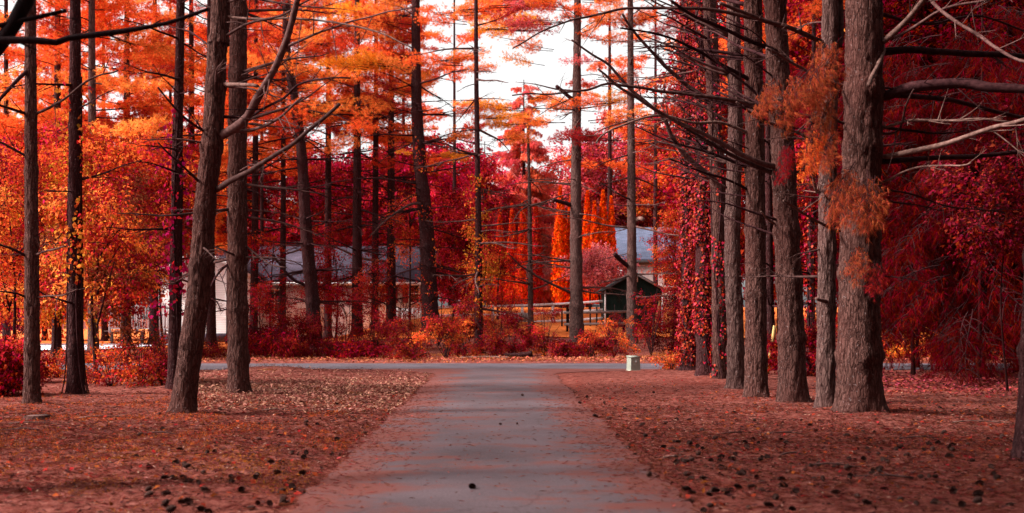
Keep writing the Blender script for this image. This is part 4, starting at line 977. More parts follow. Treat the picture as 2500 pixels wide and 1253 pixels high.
M['m7'].limb([(1395, 715), (1340, 690), (1280, 655), (1240, 620)], 8, 3, -1, M_DEAD, 5); M['m8'].limb([(1535, 650), (1515, 635), (1500, 620)], 13, 10, -.5, M_DEADD, 1)
M['m8'].limb([(1550, 540), (1563, 534), (1572, 537)], 12, 9, -.4, M_DEADL, 1)
M['m1'].limb([(755, 700), (712, 680), (680, 640), (664, 622)], 9, 5, -.8, M_DEADD, 3)
M['m3'].limb([(955, 640), (880, 630), (800, 600), (700, 620), (640, 655)], 7, 3, -3, M_DEADL, 14, 'limb', (.5, 1.6))
M['m4'].limb([(1040, 500), (1000, 500), (940, 540), (900, 580)], 8, 3, -2, M_DEAD, 16, 'limb', (.5, 1.5))
# needled boughs, most of them hung high
for key, z0, z1, n, az in (('m1', 9.5, 19, 30, None), ('m2', 9.8, 20, 30, None), ('m3', 11, 20, 26, None), ('m4', 11.5, 20, 26, (1.6, 4.4)), ('m5', 13, 20, 8, None), ('m7', 14.5, 20, 10, None), ('m8', 15, 20, 8, None), ('m9', 8, 19, 24, None), ('m10', 9, 20, 26, None), ('m11', 6, 19, 30, None)):
    M[key].boughs(z0, z1, n, (.9, 1.4), [ORANGE, ORANGE, DORANGE, REDOR, RED], BOUGH, az, taper=.3)
for key, px, py, yaw, sc_, col, n in (
    ('m4', 1000, 165, 3.0, 1.2, YORANGE, 3), ('m4', 960, 160, 3.3, 1.1, YORANGE, 3), ('m4', 900, 165, 3.1, .9, YORANGE, 2), ('m4', 1060, 150, .1, 1.0, ORANGE, 3), ('m4', 1100, 175, .2, .9, ORANGE, 2),
    ('m4', 1000, 40, 2.9, 1.3, ORANGE, 4), ('m4', 940, 45, 3.2, 1.1, YORANGE, 3), ('m4', 1060, 35, .2, 1.3, ORANGE, 3), ('m4', 1130, 25, 0, 1.1, DORANGE, 3),
    ('m4', 1050, 385, .2, .7, YORANGE, 2), ('m4', 1075, 390, .4, .6, YORANGE, 2), ('m4', 1020, 375, 2.8, .5, YORANGE, 1), ('m4', 1060, 330, .3, .8, ORANGE, 2), ('m4', 1080, 280, .2, .9, DORANGE, 2),
    ('m3', 900, 290, 3.1, 1.4, ORANGE, 3), ('m3', 840, 295, 3.2, 1.3, ORANGE, 3), ('m3', 780, 295, 3.0, 1.1, YORANGE, 2), ('m3', 930, 300, 2.9, 1.2, DORANGE, 2),
    ('m2', 850, 190, 3.1, 1.2, ORANGE, 3), ('m2', 760, 160, 3.2, 1.4, ORANGE, 3), ('m2', 800, 110, 3.1, 1.5, DORANGE, 3), ('m1', 700, 160, 3.0, 1.3, ORANGE, 3), ('m1', 660, 280, 3.1, 1.3, DORANGE, 3), ('m1', 690, 330, 3.4, 1.1, DORANGE, 2), ('m1', 640, 375, 3.0, 1.0, ORANGE, 2),
    ('m5', 1190, 20, .1, 1.0, PINK, 2), ('m5', 1140, 60, 3.1, .9, DORANGE, 2), ('m5', 1185, 290, .2, .7, YORANGE, 2), ('m5', 1200, 340, .1, .7, ORANGE, 2),
    ('m7', 1370, 55, 3.0, 1.1, YORANGE, 2), ('m7', 1300, 75, 3.1, 1.0, YORANGE, 2), ('m7', 1440, 100, .1, .6, ORANGE, 2), ('m7', 1350, 125, 3.2, .8, ORANGE, 2), ('m7', 1420, 0, 0, .8, ORANGE, 3), ('m7', 1390, 20, 3.0, .8, DORANGE, 3),
    ('m7', 1430, 255, .2, .8, YORANGE, 2), ('m7', 1440, 300, .1, 1.0, ORANGE, 2), ('m7', 1380, 300, 3.0, .9, ORANGE, 2), ('m6', 1280, 270, 3.0, 1.0, YORANGE, 3), ('m6', 1300, 265, .1, 1.0, ORANGE, 3), ('m6', 1290, 300, 2.4, .9, YORANGE, 2), ('m6', 1285, 240, .8, .8, ORANGE, 3), ('m6', 1250, 290, 3.3, .8, YORANGE, 2),
    ('m8', 1555, 85, .1, .9, PINK, 2), ('m7', 1460, 190, .1, .9, DORANGE, 2), ('m7', 1450, 50, .2, 1.0, ORANGE, 2), ('m8', 1500, 30, 3.0, 1.0, DORANGE, 2), ('m8', 1590, 40, .1, 1.0, RED, 2), ('m8', 1500, 250, 3.0, .9, DORANGE, 2), ('m8', 1580, 280, .1, 1.0, REDOR, 2), ('m7', 1310, 0, 3.1, 1.2, ORANGE, 3), ('m5', 1190, 70, .1, 1.0, PINK, 2), ('m5', 1130, 160, 3.1, .9, DORANGE, 2), ('m7', 1350, 60, 3.0, 1.1, ORANGE, 2), ('m7', 1330, 160, 3.2, .8, YORANGE, 1), ('m8', 1480, 150, 3.1, .8, PINK, 1), ('m5', 1230, 0, .1, 1.2, ORANGE, 3), ('m8', 1510, 345, 3.0, 1.1, RED, 3), ('m8', 1550, 350, .1, 1.2, RED, 3), ('m8', 1580, 200, .1, .8, DORANGE, 1), ('m8', 1500, 100, 3, .7, DORANGE, 1)):
    M[key].bough_px(px, py, yaw, sc_, col, U(-.6, .6), BOUGH, .05, n)

# ------------------------------------------------------------------ background pines, left and centre
BG = [(15, 52, 'tall orange pine at the far left edge behind the bare pole'), (138, 46, 'orange pine behind the gap between the two leftmost trunks'), (228, 44, 'thin pale-trunked pine behind orange leaves, left of the slim dark trunk'),
      (308, 56, 'background pine left of the balustrade pine with sky beside its top'), (470, 60, 'background pine showing just left of the leaning trunk'), (560, 64, 'background pine hidden behind the leaning and upright pair'),
      (690, 60, 'background pine above the left end of the long grey roof'), (800, 66, 'background pine rising behind the long house between two dark pines'), (915, 63, 'background pine rising behind the long house left of the slimmer dark pine'),
      (985, 84, 'background pine behind the thick dark pine at the house end'), (85, 66, 'deep background pine filling the upper left corner'), (255, 70, 'deep background pine above the orange understory'), (415, 74, 'deep background pine behind the magenta creeper'),
      (640, 78, 'deep background pine between the upright pine and the bent one'), (1110, 80, 'background pine fringing the left side of the bright sky gap'), (1490, 84, 'sparse background pine in the sky gap right of the sunlit pine'), (1600, 80, 'background pine at the right end of the sky gap by the ivied trunks')]
for px, Y, lab in BG:
    p = Pine(px, 800, 26 * 50 / Y * U(.7, 1.1), lab, [], 22 if Y < 66 else 25, M_BARKD if px != 228 else M_BARKP, 0, Y=Y, group='background pines behind the road')
    zl = 4.5 if px < 480 else 12.0
    p.boughs(zl, p.Ht, 50 if px < 600 else 40 if px < 1100 else 14, (.85, 1.4), [ORANGE, ORANGE, DORANGE, DORANGE, REDOR] if px < 480 else [ORANGE, DORANGE, DORANGE, REDOR], BOUGH_FAR, tilt=(-.2, .25), taper=.25)
    p.dead(2, zl + 3, 12, 1.5, 3.5, DEADD)

# unseen pines added to carry the wood on leftwards and shade the foreground
for k, (x, y) in enumerate(((-13, 2), (-15, 8), (-17, 19), (-20, 12), (-12, -3), (-18, -4), (-16.5, 28), (-23, 30))):
    p = Pine(CX + x * F, 900, .3 * F, 'unseen tall pine added beyond the left edge of the picture to shade the foreground', [], 20, M_BARKD, 0, Y=1.0, group='pines beyond the left picture edge', at=(x, y))
    p.boughs(11, 20, 13, (1.1, 1.6), [ORANGE, DORANGE, REDOR], BOUGH_FAR, tilt=(-.2, .25), taper=.45)

# unseen tall pines added around the camera; their canopy blocks sky fill from behind
for k, (x, y) in enumerate(((5.6, 5.0), (-5.6, 4.5), (5.2, -1.5), (-5.4, -2.5), (5.4, -8), (-5.2, -9), (8.5, 1), (-8.8, 0.5), (9, -6), (-9, -6.5), (8.8, 7.0))):
    p = Pine(CX + x * F, 900, 0.42 * F, 'unseen tall pine added behind or beside the camera to block sky light', [], 17, M_BARKD, 0, Y=1.0, group='pines behind the camera', at=(x, y))
    p.boughs(6.5 if y < 3 else 8, 16.5, 34, (1.4, 2.0), [REDOR, RED, CRIM], BOUGH_FAR, tilt=(-.2, .25), taper=.4)

# weeping spruce and the bright cypresses
sp = Pine(1278, 800, 18, 'tall weeping pinkish spruce rising into the white sky behind the cypresses', [], 21.5, M_BARKD, 0, Y=92, name='spruce_tree', cat='spruce', rtop=.03)
for k in range(150):
    f = (k + U(0, 1)) / 150; z = 4 + 17.3 * f; a = U(0, 6.28); p = sp.at(z)
    c = rnd.choice([(.85, .22, .16), (.8, .16, .10), PINK, (.75, .12, .07)]); child('bough', rnd.choice(BOUGH_WEEP), sp.t, p, (U(-.2, .2), U(-.15, .5), a), (1.5 - 1.15 * f) * U(.8, 1.1), tuple(q * U(.8, 1.15) for q in c))  # pale pinks put the glow of the bright sky into the bough colour
for px, Y, Ht, lab in ((1185, 96, 17, 'dim weeping spruce left of the taller one'), (1350, 98, 15, 'dim weeping spruce behind the sunlit grey pine')):
    s2 = Pine(px, 800, 16, lab, [], Ht, M_BARKD, 0, Y=Y, name='spruce_tree', cat='spruce', rtop=.03)
    for k in range(60):
        f = (k + U(0, 1)) / 60; z = 3 + (Ht - 3.2) * f; a = U(0, 6.28)
        child('bough', rnd.choice(BOUGH_WEEP), s2.t, s2.at(z), (U(-.2, .2), U(0, .35), a), (1.3 - 1.0 * f) * U(.8, 1.1), rnd.choice([PINKD, CRIM, RED, MAG]))

def make_cypress(name, seed, peaks):
    """columnar cypress of unit height; peaks: (x, y, top, radius)"""
    g = np.random.default_rng(seed); V, T, n0 = [], [], 0
    for (cx, cy_, top, R) in peaks:
        n = 6500
        z = g.uniform(.0, 1, n) ** .9 * top; a = g.uniform(0, 2 * np.pi, n)
        prof = R * np.clip(1.03 - (z / top) ** 1.7, 0.015, 1) * np.clip(z / top * 7 + .55, 0, 1)
        lump = fbm(np.stack([np.cos(a) * 2.4, np.sin(a) * 2.4, z * 22], -1) + cx * 50, 2, seed)
        plume = 0.5 + 0.5 * np.cos(a * 5 + z * 9 + 3 * np.sin(z * 14)); r = prof * (0.25 + 0.8 * lump + 0.34 * plume) * g.uniform(.8, 1.06, n)
        p = np.stack([cx + r * np.cos(a), cy_ + r * np.sin(a), z], -1)
        up = np.stack([np.cos(a) * .45, np.sin(a) * .45, np.ones(n)], -1) + g.normal(size=(n, 3)) * .28
        nr = np.stack([np.cos(a), np.sin(a), np.full(n, .25)], -1) + g.normal(size=(n, 3)) * .45
        L = g.uniform(.011, .024, n)
        v, t = leaves(p, unit(nr), up, L, L * .62, .15); V.append(v); T.append(t + n0); n0 += len(v)
        # inner mass
        zz = np.linspace(.01, top * .97, 14); rr = R * .36 * np.clip(1.03 - (zz / top) ** 1.7, .015, 1)
        v, q, tt = tube(np.stack([np.full(14, cx), np.full(14, cy_), zz], -1), rr, 9); V.append(v)
        T.append(np.concatenate([q[:, [0, 1, 2]], q[:, [0, 2, 3]], tt]) + n0); n0 += len(v)
    return np_mesh(name, np.concatenate(V), np.concatenate(T), [M_CYP])
CY = [make_cypress('cypress_mesh', 700, [(0, 0, 1, .085), (.07, .03, .93, .07)]), make_cypress('cypress_mesh', 701, [(0, 0, 1, .09), (-.075, .02, .9, .07), (.06, -.04, .95, .065)]), make_cypress('cypress_mesh', 702, [(0, 0, 1, .075)])]
tk = trunk_mesh([(0, 0, 0), (0, 0, .5), (0, 0, 1)], .1, .06, 8, .3, 0, M_BARKD, .2)
CY_LIT = (0.85, 0.085, 0.006); CY_SHADE = (0.62, 0.04, 0.008)  # sunlit and shaded tones of the same foliage, put into the colour
for px, Y, py, var, col, lab in (
    (1220, 76, 512, 2, CY_SHADE, 'leftmost orange-red cypress of the left group beyond the fence'), (1250, 75, 500, 2, CY_SHADE, 'second orange-red cypress of the left group, pointed top'),
    (1277, 74, 492, 2, CY_SHADE, 'tall cypress of the left group just left of the thin pole pine'), (1308, 75, 490, 2, (0.5, .025, .012), 'dark red cypress right of the thin pole pine'),
    (1368, 74, 458, 0, CY_LIT, 'brilliant orange cypress left of the sunlit grey pine, the tallest'), (1394, 75, 480, 2, CY_LIT, 'orange cypress half hidden behind the sunlit grey pine'),
    (1434, 74, 468, 2, CY_LIT, 'brilliant orange cypress just right of the sunlit grey pine'), (1472, 73, 468, 1, CY_LIT, 'broad multi-topped orange cypress nearest the blue-grey roof')):
    x = XP(px, Y); z = gzf(x, Y); t = thing('cypress_tree', lab, 'cypress', (x, Y, z), 'orange cypresses beyond the fence')
    hh = ZP(py, Y) - z
    child('crown', CY[var], t, (x, Y, z + .25), (0, 0, U(0, 6)), (hh * .98, hh * .98, hh - .25), col); child('trunk', tk, t, (x, Y, z - .1))

# ------------------------------------------------------------------ broad-leaved trees
# behind the houses, centre
for px, Y, lab, cols, n, spr, zl, zh in (
    (1540, 100, 'pinkish maple billowing behind the blue-grey roof', [PINK, PINKD, PINK, REDOR], 95, 6.0, 3, 17.5),
    (1440, 98, 'rosy maple rising behind the right group of cypresses', [PINK, PINKD, RED], 70, 4.5, 3, 15.5),
    (1640, 96, 'red maple behind the ivied trunks beside the blue-grey roof', [RED, PINKD, DORANGE], 80, 4.5, 3, 17),
    (1100, 88, 'crimson tree standing behind the right end of the long house', [REDB, MAGB, RED], 90, 5.0, 2, 13.5),
    (980, 84, 'magenta-red tree behind the grey roof and thick dark pine', [MAGB, REDB, RED], 90, 5.0, 4, 14),
    (860, 84, 'crimson tree behind the middle of the long grey roof', [REDB, RED, MAGB], 90, 5.5, 4, 14),
    (730, 84, 'dark red tree behind the left end of the long grey roof', [REDB, RED, MAGB, REDOR], 90, 5.5, 4, 14.5),
    (600, 84, 'red tree behind the white gable of the long house', [REDB, REDOR, RED], 80, 5.5, 4, 15),
    (470, 82, 'orange-red tree left of the white gable', [DORANGE, REDOR, RED], 80, 5.0, 3, 15),
    (1180, 100, 'dark crimson tree left of the weeping spruce', [REDB, PINKD, MAGB], 80, 5.0, 2, 13),
    (1290, 104, 'muted red tree behind the left group of cypresses', [PINKD, PINK, REDB], 80, 5.0, 2, 13)):
    Leafy(px, 800, lab, Y, .4, zh, cols, n, spr, zl, zh, CL_FAR, (.8, 1.35), group='red trees behind the houses', limbs=4)
# left distance
for px, Y, lab, cols, n, spr, zl, zh in (
    (-60, 60, 'orange broad-leaved tree cut by the left edge of the picture', [DORANGE, ORANGE, MAG], 70, 4, .6, 13), (110, 72, 'orange-red tree between the two leftmost trunks far back', [DORANGE, REDOR, RED], 80, 4.5, .8, 15),
    (260, 78, 'rust-orange tree far behind the orange understory', [DORANGE, REDOR, ORANGE], 80, 4.5, 1.2, 15), (390, 80, 'red-orange tree far behind the slim dark trunk', [REDOR, DORANGE, RED], 70, 4, 3.8, 15)):
    Leafy(px, 800, lab, Y, .4, zh, cols, n, spr, zl, zh, CL_FAR, (.8, 1.3), group='orange trees at the far left', limbs=4)
# middle-distance understory in front of the long house
for px, Y, lab, cols, n, spr, zl, zh, lib in (
    (660, 56, 'deep red understory tree right of the upright pine', [CRIM, RED, REDOR], 12, 1.1, 1.6, 6.4, CL_FINE), (820, 58, 'crimson understory tree between the bent pine and the straight dark pine', [CRIM, RED, RED], 34, 1.0, 1.4, 6.6, CL_FINE),
    (915, 60, 'scarlet understory tree in front of the long house middle', [RED, CRIM, REDOR], 22, 1.0, 1.3, 5.0, CL_FINE), (1000, 57, 'rust-red understory tree left of the thick dark pine', [REDOR, DORANGE, RED], 20, 1.0, 3.9, 7.2, CL_FINE),
    (1105, 60, 'crimson understory tree right of the thick dark pine', [RED, REDB, CRIM], 40, 1.4, 1.4, 7.4, CL_MID), (1215, 62, 'red understory tree below the left group of cypresses', [RED, CRIM, REDOR], 16, 1.2, 2.4, 4.6, CL_FINE),
    (1180, 50, 'golden-orange leaved sapling around the slender pine', [DORANGE, REDOR, (.5, .17, .02)], 16, .65, 1.4, 6.6, CL_FINE),
    (1645, 54, 'orange-red Japanese maple spreading right of the dark shed', [REDOR, RED, DORANGE], 44, .95, 2.2, 6.2, CL_FINE), (1668, 52, 'dark red bush-like tree between the shed post and the ivied trunks', [CRIM, RED, DCRIM], 36, .7, .4, 3.6, CL_FINE),
    (1470, 66, 'pale pink leafy bush left of the shed roof', [PPINK, PPINK, PINK], 34, 1.4, 1.5, 3.7, CL_MID), (1440, 70, 'pink leafy tree low behind the white fence', [PPINK, PINK], 26, 1.4, 2.0, 4.0, CL_MID)):
    Leafy(px, 800, lab, Y, .14, zh, cols, n, spr, zl, zh, lib, (.8, 1.3), limbs=4)
for px, Y, lab, cols, n, spr, zl, zh in (
    (690, 54, 'sparse red-leaved sapling below the left half of the grey roof', [RED, CRIM, REDOR], 15, 1.3, .9, 3.6), (760, 57, 'dense crimson sapling behind the bent pine', [CRIM, CRIM, RED], 24, .9, 1.0, 5.6), (850, 55, 'red sapling left of the straight dark pine', [RED, CRIM], 18, 1.1, .9, 3.8),
    (905, 56, 'scarlet sapling right of the straight dark pine with an orange leader', [RED, REDOR], 15, .8, .9, 4.6), (985, 58, 'thin red sapling under the shuttered window', [RED, REDOR], 9, .8, .9, 2.6), (1075, 56, 'red sapling right of the thick dark pine with lower leaves', [RED, CRIM], 18, .9, .9, 4.0),
    (1130, 57, 'loose red sapling left of the slender pine', [RED, CRIM, REDOR], 18, 1.2, .9, 4.4), (1225, 56, 'loose red sapling hiding the left end of the rail fence', [RED, REDOR], 12, .9, .8, 2.6), (640, 52, 'red sapling beside the upright pine with drooping leaves', [CRIM, RED], 14, .7, .8, 4.4)):
    Leafy(px, 800, lab, Y, .06, zh, cols, int(n * .65), spr, zl, zh, CL_FINE, (.7, 1.15), limbs=5)
# left understory: orange and yellow leaves
for px, Y, lab, cols, n, spr, zl, zh, lib in (
    (237, 25.5, 'slim sapling with orange-yellow leaves left of the slim dark trunk', [DORANGE, ORANGE, REDOR, BROWN, RED], 40, 1.2, 1.3, 4.9, CL_FINE), (320, 30, 'loose orange understory tree in front of the white balustrade', [DORANGE, REDOR, RED, BROWN], 40, 1.3, 2.6, 5.4, CL_FINE),
    (130, 31, 'yellow-orange understory tree between the two leftmost trunks', [YORANGE, DORANGE, REDOR, REDOR], 42, 1.5, 1.4, 6.2, CL_FINE), (30, 30, 'orange understory tree at the left edge of the picture', [DORANGE, REDOR, ORANGE, RED], 48, 1.7, 1.0, 6.4, CL_FINE),
    (205, 40, 'rust-orange small tree behind the vine-covered straight trunk', [DORANGE, REDOR, RED], 50, 2.0, 2.0, 8.6, CL_MID), (300, 44, 'red-orange small tree left of the balustrade', [REDOR, DORANGE, RED], 44, 2.0, 2.6, 8.8, CL_MID), (400, 42, 'reddish small tree behind the magenta creeper', [REDOR, RED, DORANGE], 36, 1.4, 4.0, 8.0, CL_MID),
    (-20, 40, 'magenta-red small tree at the far left edge', [MAG, RED, DORANGE], 46, 2.2, 1.0, 8.4, CL_MID), (90, 46, 'dense orange small tree behind the bare pole-like pine', [DORANGE, REDOR, REDOR], 44, 2.2, 1.6, 9.5, CL_MID)):
    Leafy(px, 900, lab, Y, .10, zh, cols, n, spr, zl, zh, lib, (.8, 1.25), limbs=5)
# dark wood on the right; its deep shade is put into leaf and stem colours
for px, Y, lab, cols, n, spr, zl, zh, lib in (
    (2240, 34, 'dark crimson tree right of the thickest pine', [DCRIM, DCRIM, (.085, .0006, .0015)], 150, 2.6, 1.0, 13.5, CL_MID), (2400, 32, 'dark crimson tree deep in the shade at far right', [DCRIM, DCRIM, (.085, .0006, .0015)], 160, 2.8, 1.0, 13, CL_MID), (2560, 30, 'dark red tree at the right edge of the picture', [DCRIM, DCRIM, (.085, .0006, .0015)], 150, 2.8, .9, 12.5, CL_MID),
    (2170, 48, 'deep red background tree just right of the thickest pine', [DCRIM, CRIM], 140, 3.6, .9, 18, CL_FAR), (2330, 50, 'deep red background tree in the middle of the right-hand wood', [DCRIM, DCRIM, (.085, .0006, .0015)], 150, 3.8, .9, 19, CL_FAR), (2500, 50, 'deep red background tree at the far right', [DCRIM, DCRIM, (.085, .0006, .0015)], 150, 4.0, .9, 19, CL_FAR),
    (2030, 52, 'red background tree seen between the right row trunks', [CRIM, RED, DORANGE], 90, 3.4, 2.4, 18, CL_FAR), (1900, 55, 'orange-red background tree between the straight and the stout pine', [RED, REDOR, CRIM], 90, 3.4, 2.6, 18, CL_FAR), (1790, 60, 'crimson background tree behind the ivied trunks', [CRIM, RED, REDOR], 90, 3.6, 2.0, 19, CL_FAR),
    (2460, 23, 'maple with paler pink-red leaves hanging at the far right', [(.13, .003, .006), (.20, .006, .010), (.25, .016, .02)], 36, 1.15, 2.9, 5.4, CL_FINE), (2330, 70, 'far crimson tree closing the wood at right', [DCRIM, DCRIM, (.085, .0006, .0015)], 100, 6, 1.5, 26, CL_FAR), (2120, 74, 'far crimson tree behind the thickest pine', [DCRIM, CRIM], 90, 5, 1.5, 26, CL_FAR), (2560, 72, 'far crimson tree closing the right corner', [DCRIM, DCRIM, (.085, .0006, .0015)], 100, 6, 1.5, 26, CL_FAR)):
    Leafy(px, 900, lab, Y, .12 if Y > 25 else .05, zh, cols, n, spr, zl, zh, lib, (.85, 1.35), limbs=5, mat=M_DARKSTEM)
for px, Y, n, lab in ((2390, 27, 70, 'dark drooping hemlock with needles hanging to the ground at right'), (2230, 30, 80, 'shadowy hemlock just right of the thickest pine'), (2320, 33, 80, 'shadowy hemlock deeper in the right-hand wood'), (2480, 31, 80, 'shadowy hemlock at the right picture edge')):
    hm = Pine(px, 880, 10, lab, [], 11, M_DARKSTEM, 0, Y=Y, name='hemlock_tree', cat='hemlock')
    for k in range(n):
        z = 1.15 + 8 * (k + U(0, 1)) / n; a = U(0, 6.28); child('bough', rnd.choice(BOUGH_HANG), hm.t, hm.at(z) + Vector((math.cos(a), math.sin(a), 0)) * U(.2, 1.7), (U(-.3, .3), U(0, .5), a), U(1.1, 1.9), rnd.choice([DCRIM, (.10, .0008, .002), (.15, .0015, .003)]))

for k, (x, y, zh) in enumerate(((10.5, 9, 12), (13, 3, 13), (11, -3, 12), (14.5, 13, 14), (17, 7, 14), (16, -1, 13), (8.5, -8, 13), (18, 18, 15), (5.5, -13, 14), (11, -14, 14), (1, -18, 15), (8, -20, 15), (-6, -20, 15), (15, -9, 14), (-9, -9, 14), (-13, -14, 15), (4.5, -24, 15), (-4, -27, 16), (-16, -22, 15), (20, -4, 14), (21, 12, 15), (-6.5, -6, 12))):  # unseen trees added to darken the trunks' right sides and cut fill light
    Leafy(CX + x * F, 900, 'unseen dark crimson tree added outside the picture, to the right or behind, to block light', 1.0, .3, zh, [DCRIM, CRIM], 60, 2.6, 2.0, zh, CL_FAR, (.9, 1.4), group='trees outside the picture', limbs=4, at=(x, y))

# ------------------------------------------------------------------ vines and ivy
def ivy(tree, label, z0, z1, n, size, cols, bulge=.10, seed=0, dens=1.0, name='ivy_vine', leafm=M_IVY, arc=(0, 6.28)):
    g = np.random.default_rng(seed); b = tree.base
    z = z0 + (z1 - z0) * g.random(n); a = g.uniform(*arc, n)
    keep = vnoise(np.stack([np.cos(a) * 1.5, np.sin(a) * 1.5, z * 1.3], -1), seed) < dens
    z, a = z[keep], a[keep]; n = len(z)
    C = np.stack([np.interp(z + b.z, tree.P[:, 2], tree.P[:, j]) for j in range(3)], -1)
    r = np.array([tree.rad(q) for q in z]) + bulge * g.random(n) ** 1.5 * (0.4 + 1.2 * vnoise(np.stack([np.cos(a), np.sin(a), z * 1.1], -1), seed + 3)) + .015
    o = np.stack([np.cos(a), np.sin(a), np.zeros(n)], -1)
    L = g.uniform(.4, 1.4, n) * size
    v, t = leaves(C + o * r[:, None] - np.array(b), unit(o + g.normal(size=(n, 3)) * .45 + np.array([0, 0, .25])), np.array([0, 0, -1.0]) + g.normal(size=(n, 3)) * .5 + o * .2, L, L * .85, .12)
    th = thing(name, label, 'vine', b)
    nn = len(t) // len(cols); half = n // len(cols)
    for k, c in enumerate(cols):
        i0, i1 = k * half, (k + 1) * half
        vv_ = v[i0 * 4:i1 * 4]; i = np.arange(i1 - i0) * 4
        child('foliage', np_mesh('ivy_mesh', vv_, np.concatenate([np.stack([i, i + 1, i + 2], -1), np.stack([i, i + 2, i + 3], -1)]), [leafm]), th, b, color=c)
    for k in range(4):
        a0 = g.uniform(*arc); zz = np.linspace(0.02, z1, 30); aa = a0 + .5 * np.sin(zz * .9 + k)
        Pt = np.stack([np.interp(zz + b.z, tree.P[:, 2], tree.P[:, j]) for j in range(3)], -1)
        rr = np.array([tree.rad(q) for q in zz]) * 1.02 + .01 + tree.r * .6 * np.exp(-zz / .3)
        Pt = Pt + np.stack([np.cos(aa), np.sin(aa), 0 * aa], -1) * rr[:, None] - np.array(b)
        m = MB(); m.tube(Pt, .014, 5, False); child('stem', m.mesh('ivy_stem', M_DEADD, True), th, b)
ivy(R1, 'thick red ivy covering the pine nearest the road in the right row', .2, 13, 12000, .072, [(.24, .007, .007), (.33, .028, .022), (.37, .014, .008)], .15, 1, .75)
ivy(R2, 'red ivy climbing the second trunk of the right row from about head height', 1.1, 13, 10000, .072, [(.24, .007, .007), (.33, .028, .022), (.37, .014, .008)], .14, 2, .7)
ivy(R3, 'sparse red ivy on the dark pine between the ivied and pale trunks', .1, 9, 3200, .07, [RED, CRIM], .14, 3, .5)
ivy(R10, 'red ivy on the thin trunk behind the right row', .1, 8, 1200, .09, [RED, CRIM], .15, 4, .7)
ivy(L5, 'magenta creeper on the slim dark trunk left of the leaning pine', 1.6, 6.0, 1100, .10, [MAG, (.42, .012, .06), RED], .42, 5, .55, 'creeper', M_LEAF)
ivy(L2, 'orange vine leaves climbing the straight trunk second from left', 2.3, 6.5, 2200, .085, [DORANGE, REDOR, (.6, .2, .03)], .42, 6, .5, 'creeper', M_LEAF)
ivy(M['m5'], 'golden vine hanging on the slender pine opposite the driveway', 1.6, 7.6, 1500, .10, [(.5, .17, .02), DORANGE, REDOR], .5, 7, .5, 'creeper', M_LEAF)
ivy(M['m4'], 'rust-coloured vine leaves on the thick dark pine', 2.0, 11, 2000, .10, [REDOR, DORANGE, RED], .4, 8, .5, 'creeper', M_LEAF)

# ------------------------------------------------------------------ shrubs across the road and on the left verge
def shrub(px, Y, label, cols, n, spread, hgt, lib=CL_SHRUB, sc=(.45, .95), group=None, name='shrub', cat='shrub', dark=1):
    x = XP(px, Y); b = Vector((x, Y, gzf(x, Y))); t = thing(name, label, cat, b, group)
    m = MB()
    for k in range(6):
        a = U(0, 6.28); e = Vector((math.cos(a) * spread * .7, math.sin(a) * spread * .5, hgt * U(.5, .95)))
        m.tube([(0, 0, -.05), tuple(e * .5 + Vector((0, 0, hgt * .12))), tuple(e)], [.016, .012, .004], 4, False)
    for k in range(7):
        a = U(0, 6.28); r = U(.2, 1.1) * spread; hh_ = min(hgt * U(.9, 1.5), hgt + .5)
        m.tube([(0, 0, -.05), (math.cos(a) * r * .3, math.sin(a) * r * .3, hh_ * .6), (math.cos(a) * r * .8, math.sin(a) * r * .8, hh_ * .95), (math.cos(a) * r * 1.2, math.sin(a) * r * 1.2, hh_ * .9)], [.009, .007, .005, .002], 4, False)
    child('stem', m.mesh('shrub_stem', M_DEADD, True), t, b)
    for k in range(max(6, int(n * .7)) if 37 < Y < 56 else n):
        a = U(0, 6.28); r = math.sqrt(U(0, 1)); z = U(.12, 1) * hgt
        sh_ = math.sqrt(max(.1, 1 - (z / hgt) ** 2 * .8))
        c = rnd.choice(cols); q = U(.5, 1.25) * dark
        child('leaf_clump', rnd.choice(lib), t, b + Vector((math.cos(a) * r * spread * sh_, math.sin(a) * r * spread * .7 * sh_, z)), (U(-.5, .5), U(-.5, .5), U(0, 6.28)), U(*sc), tuple(min(.95, w * q) for w in c))
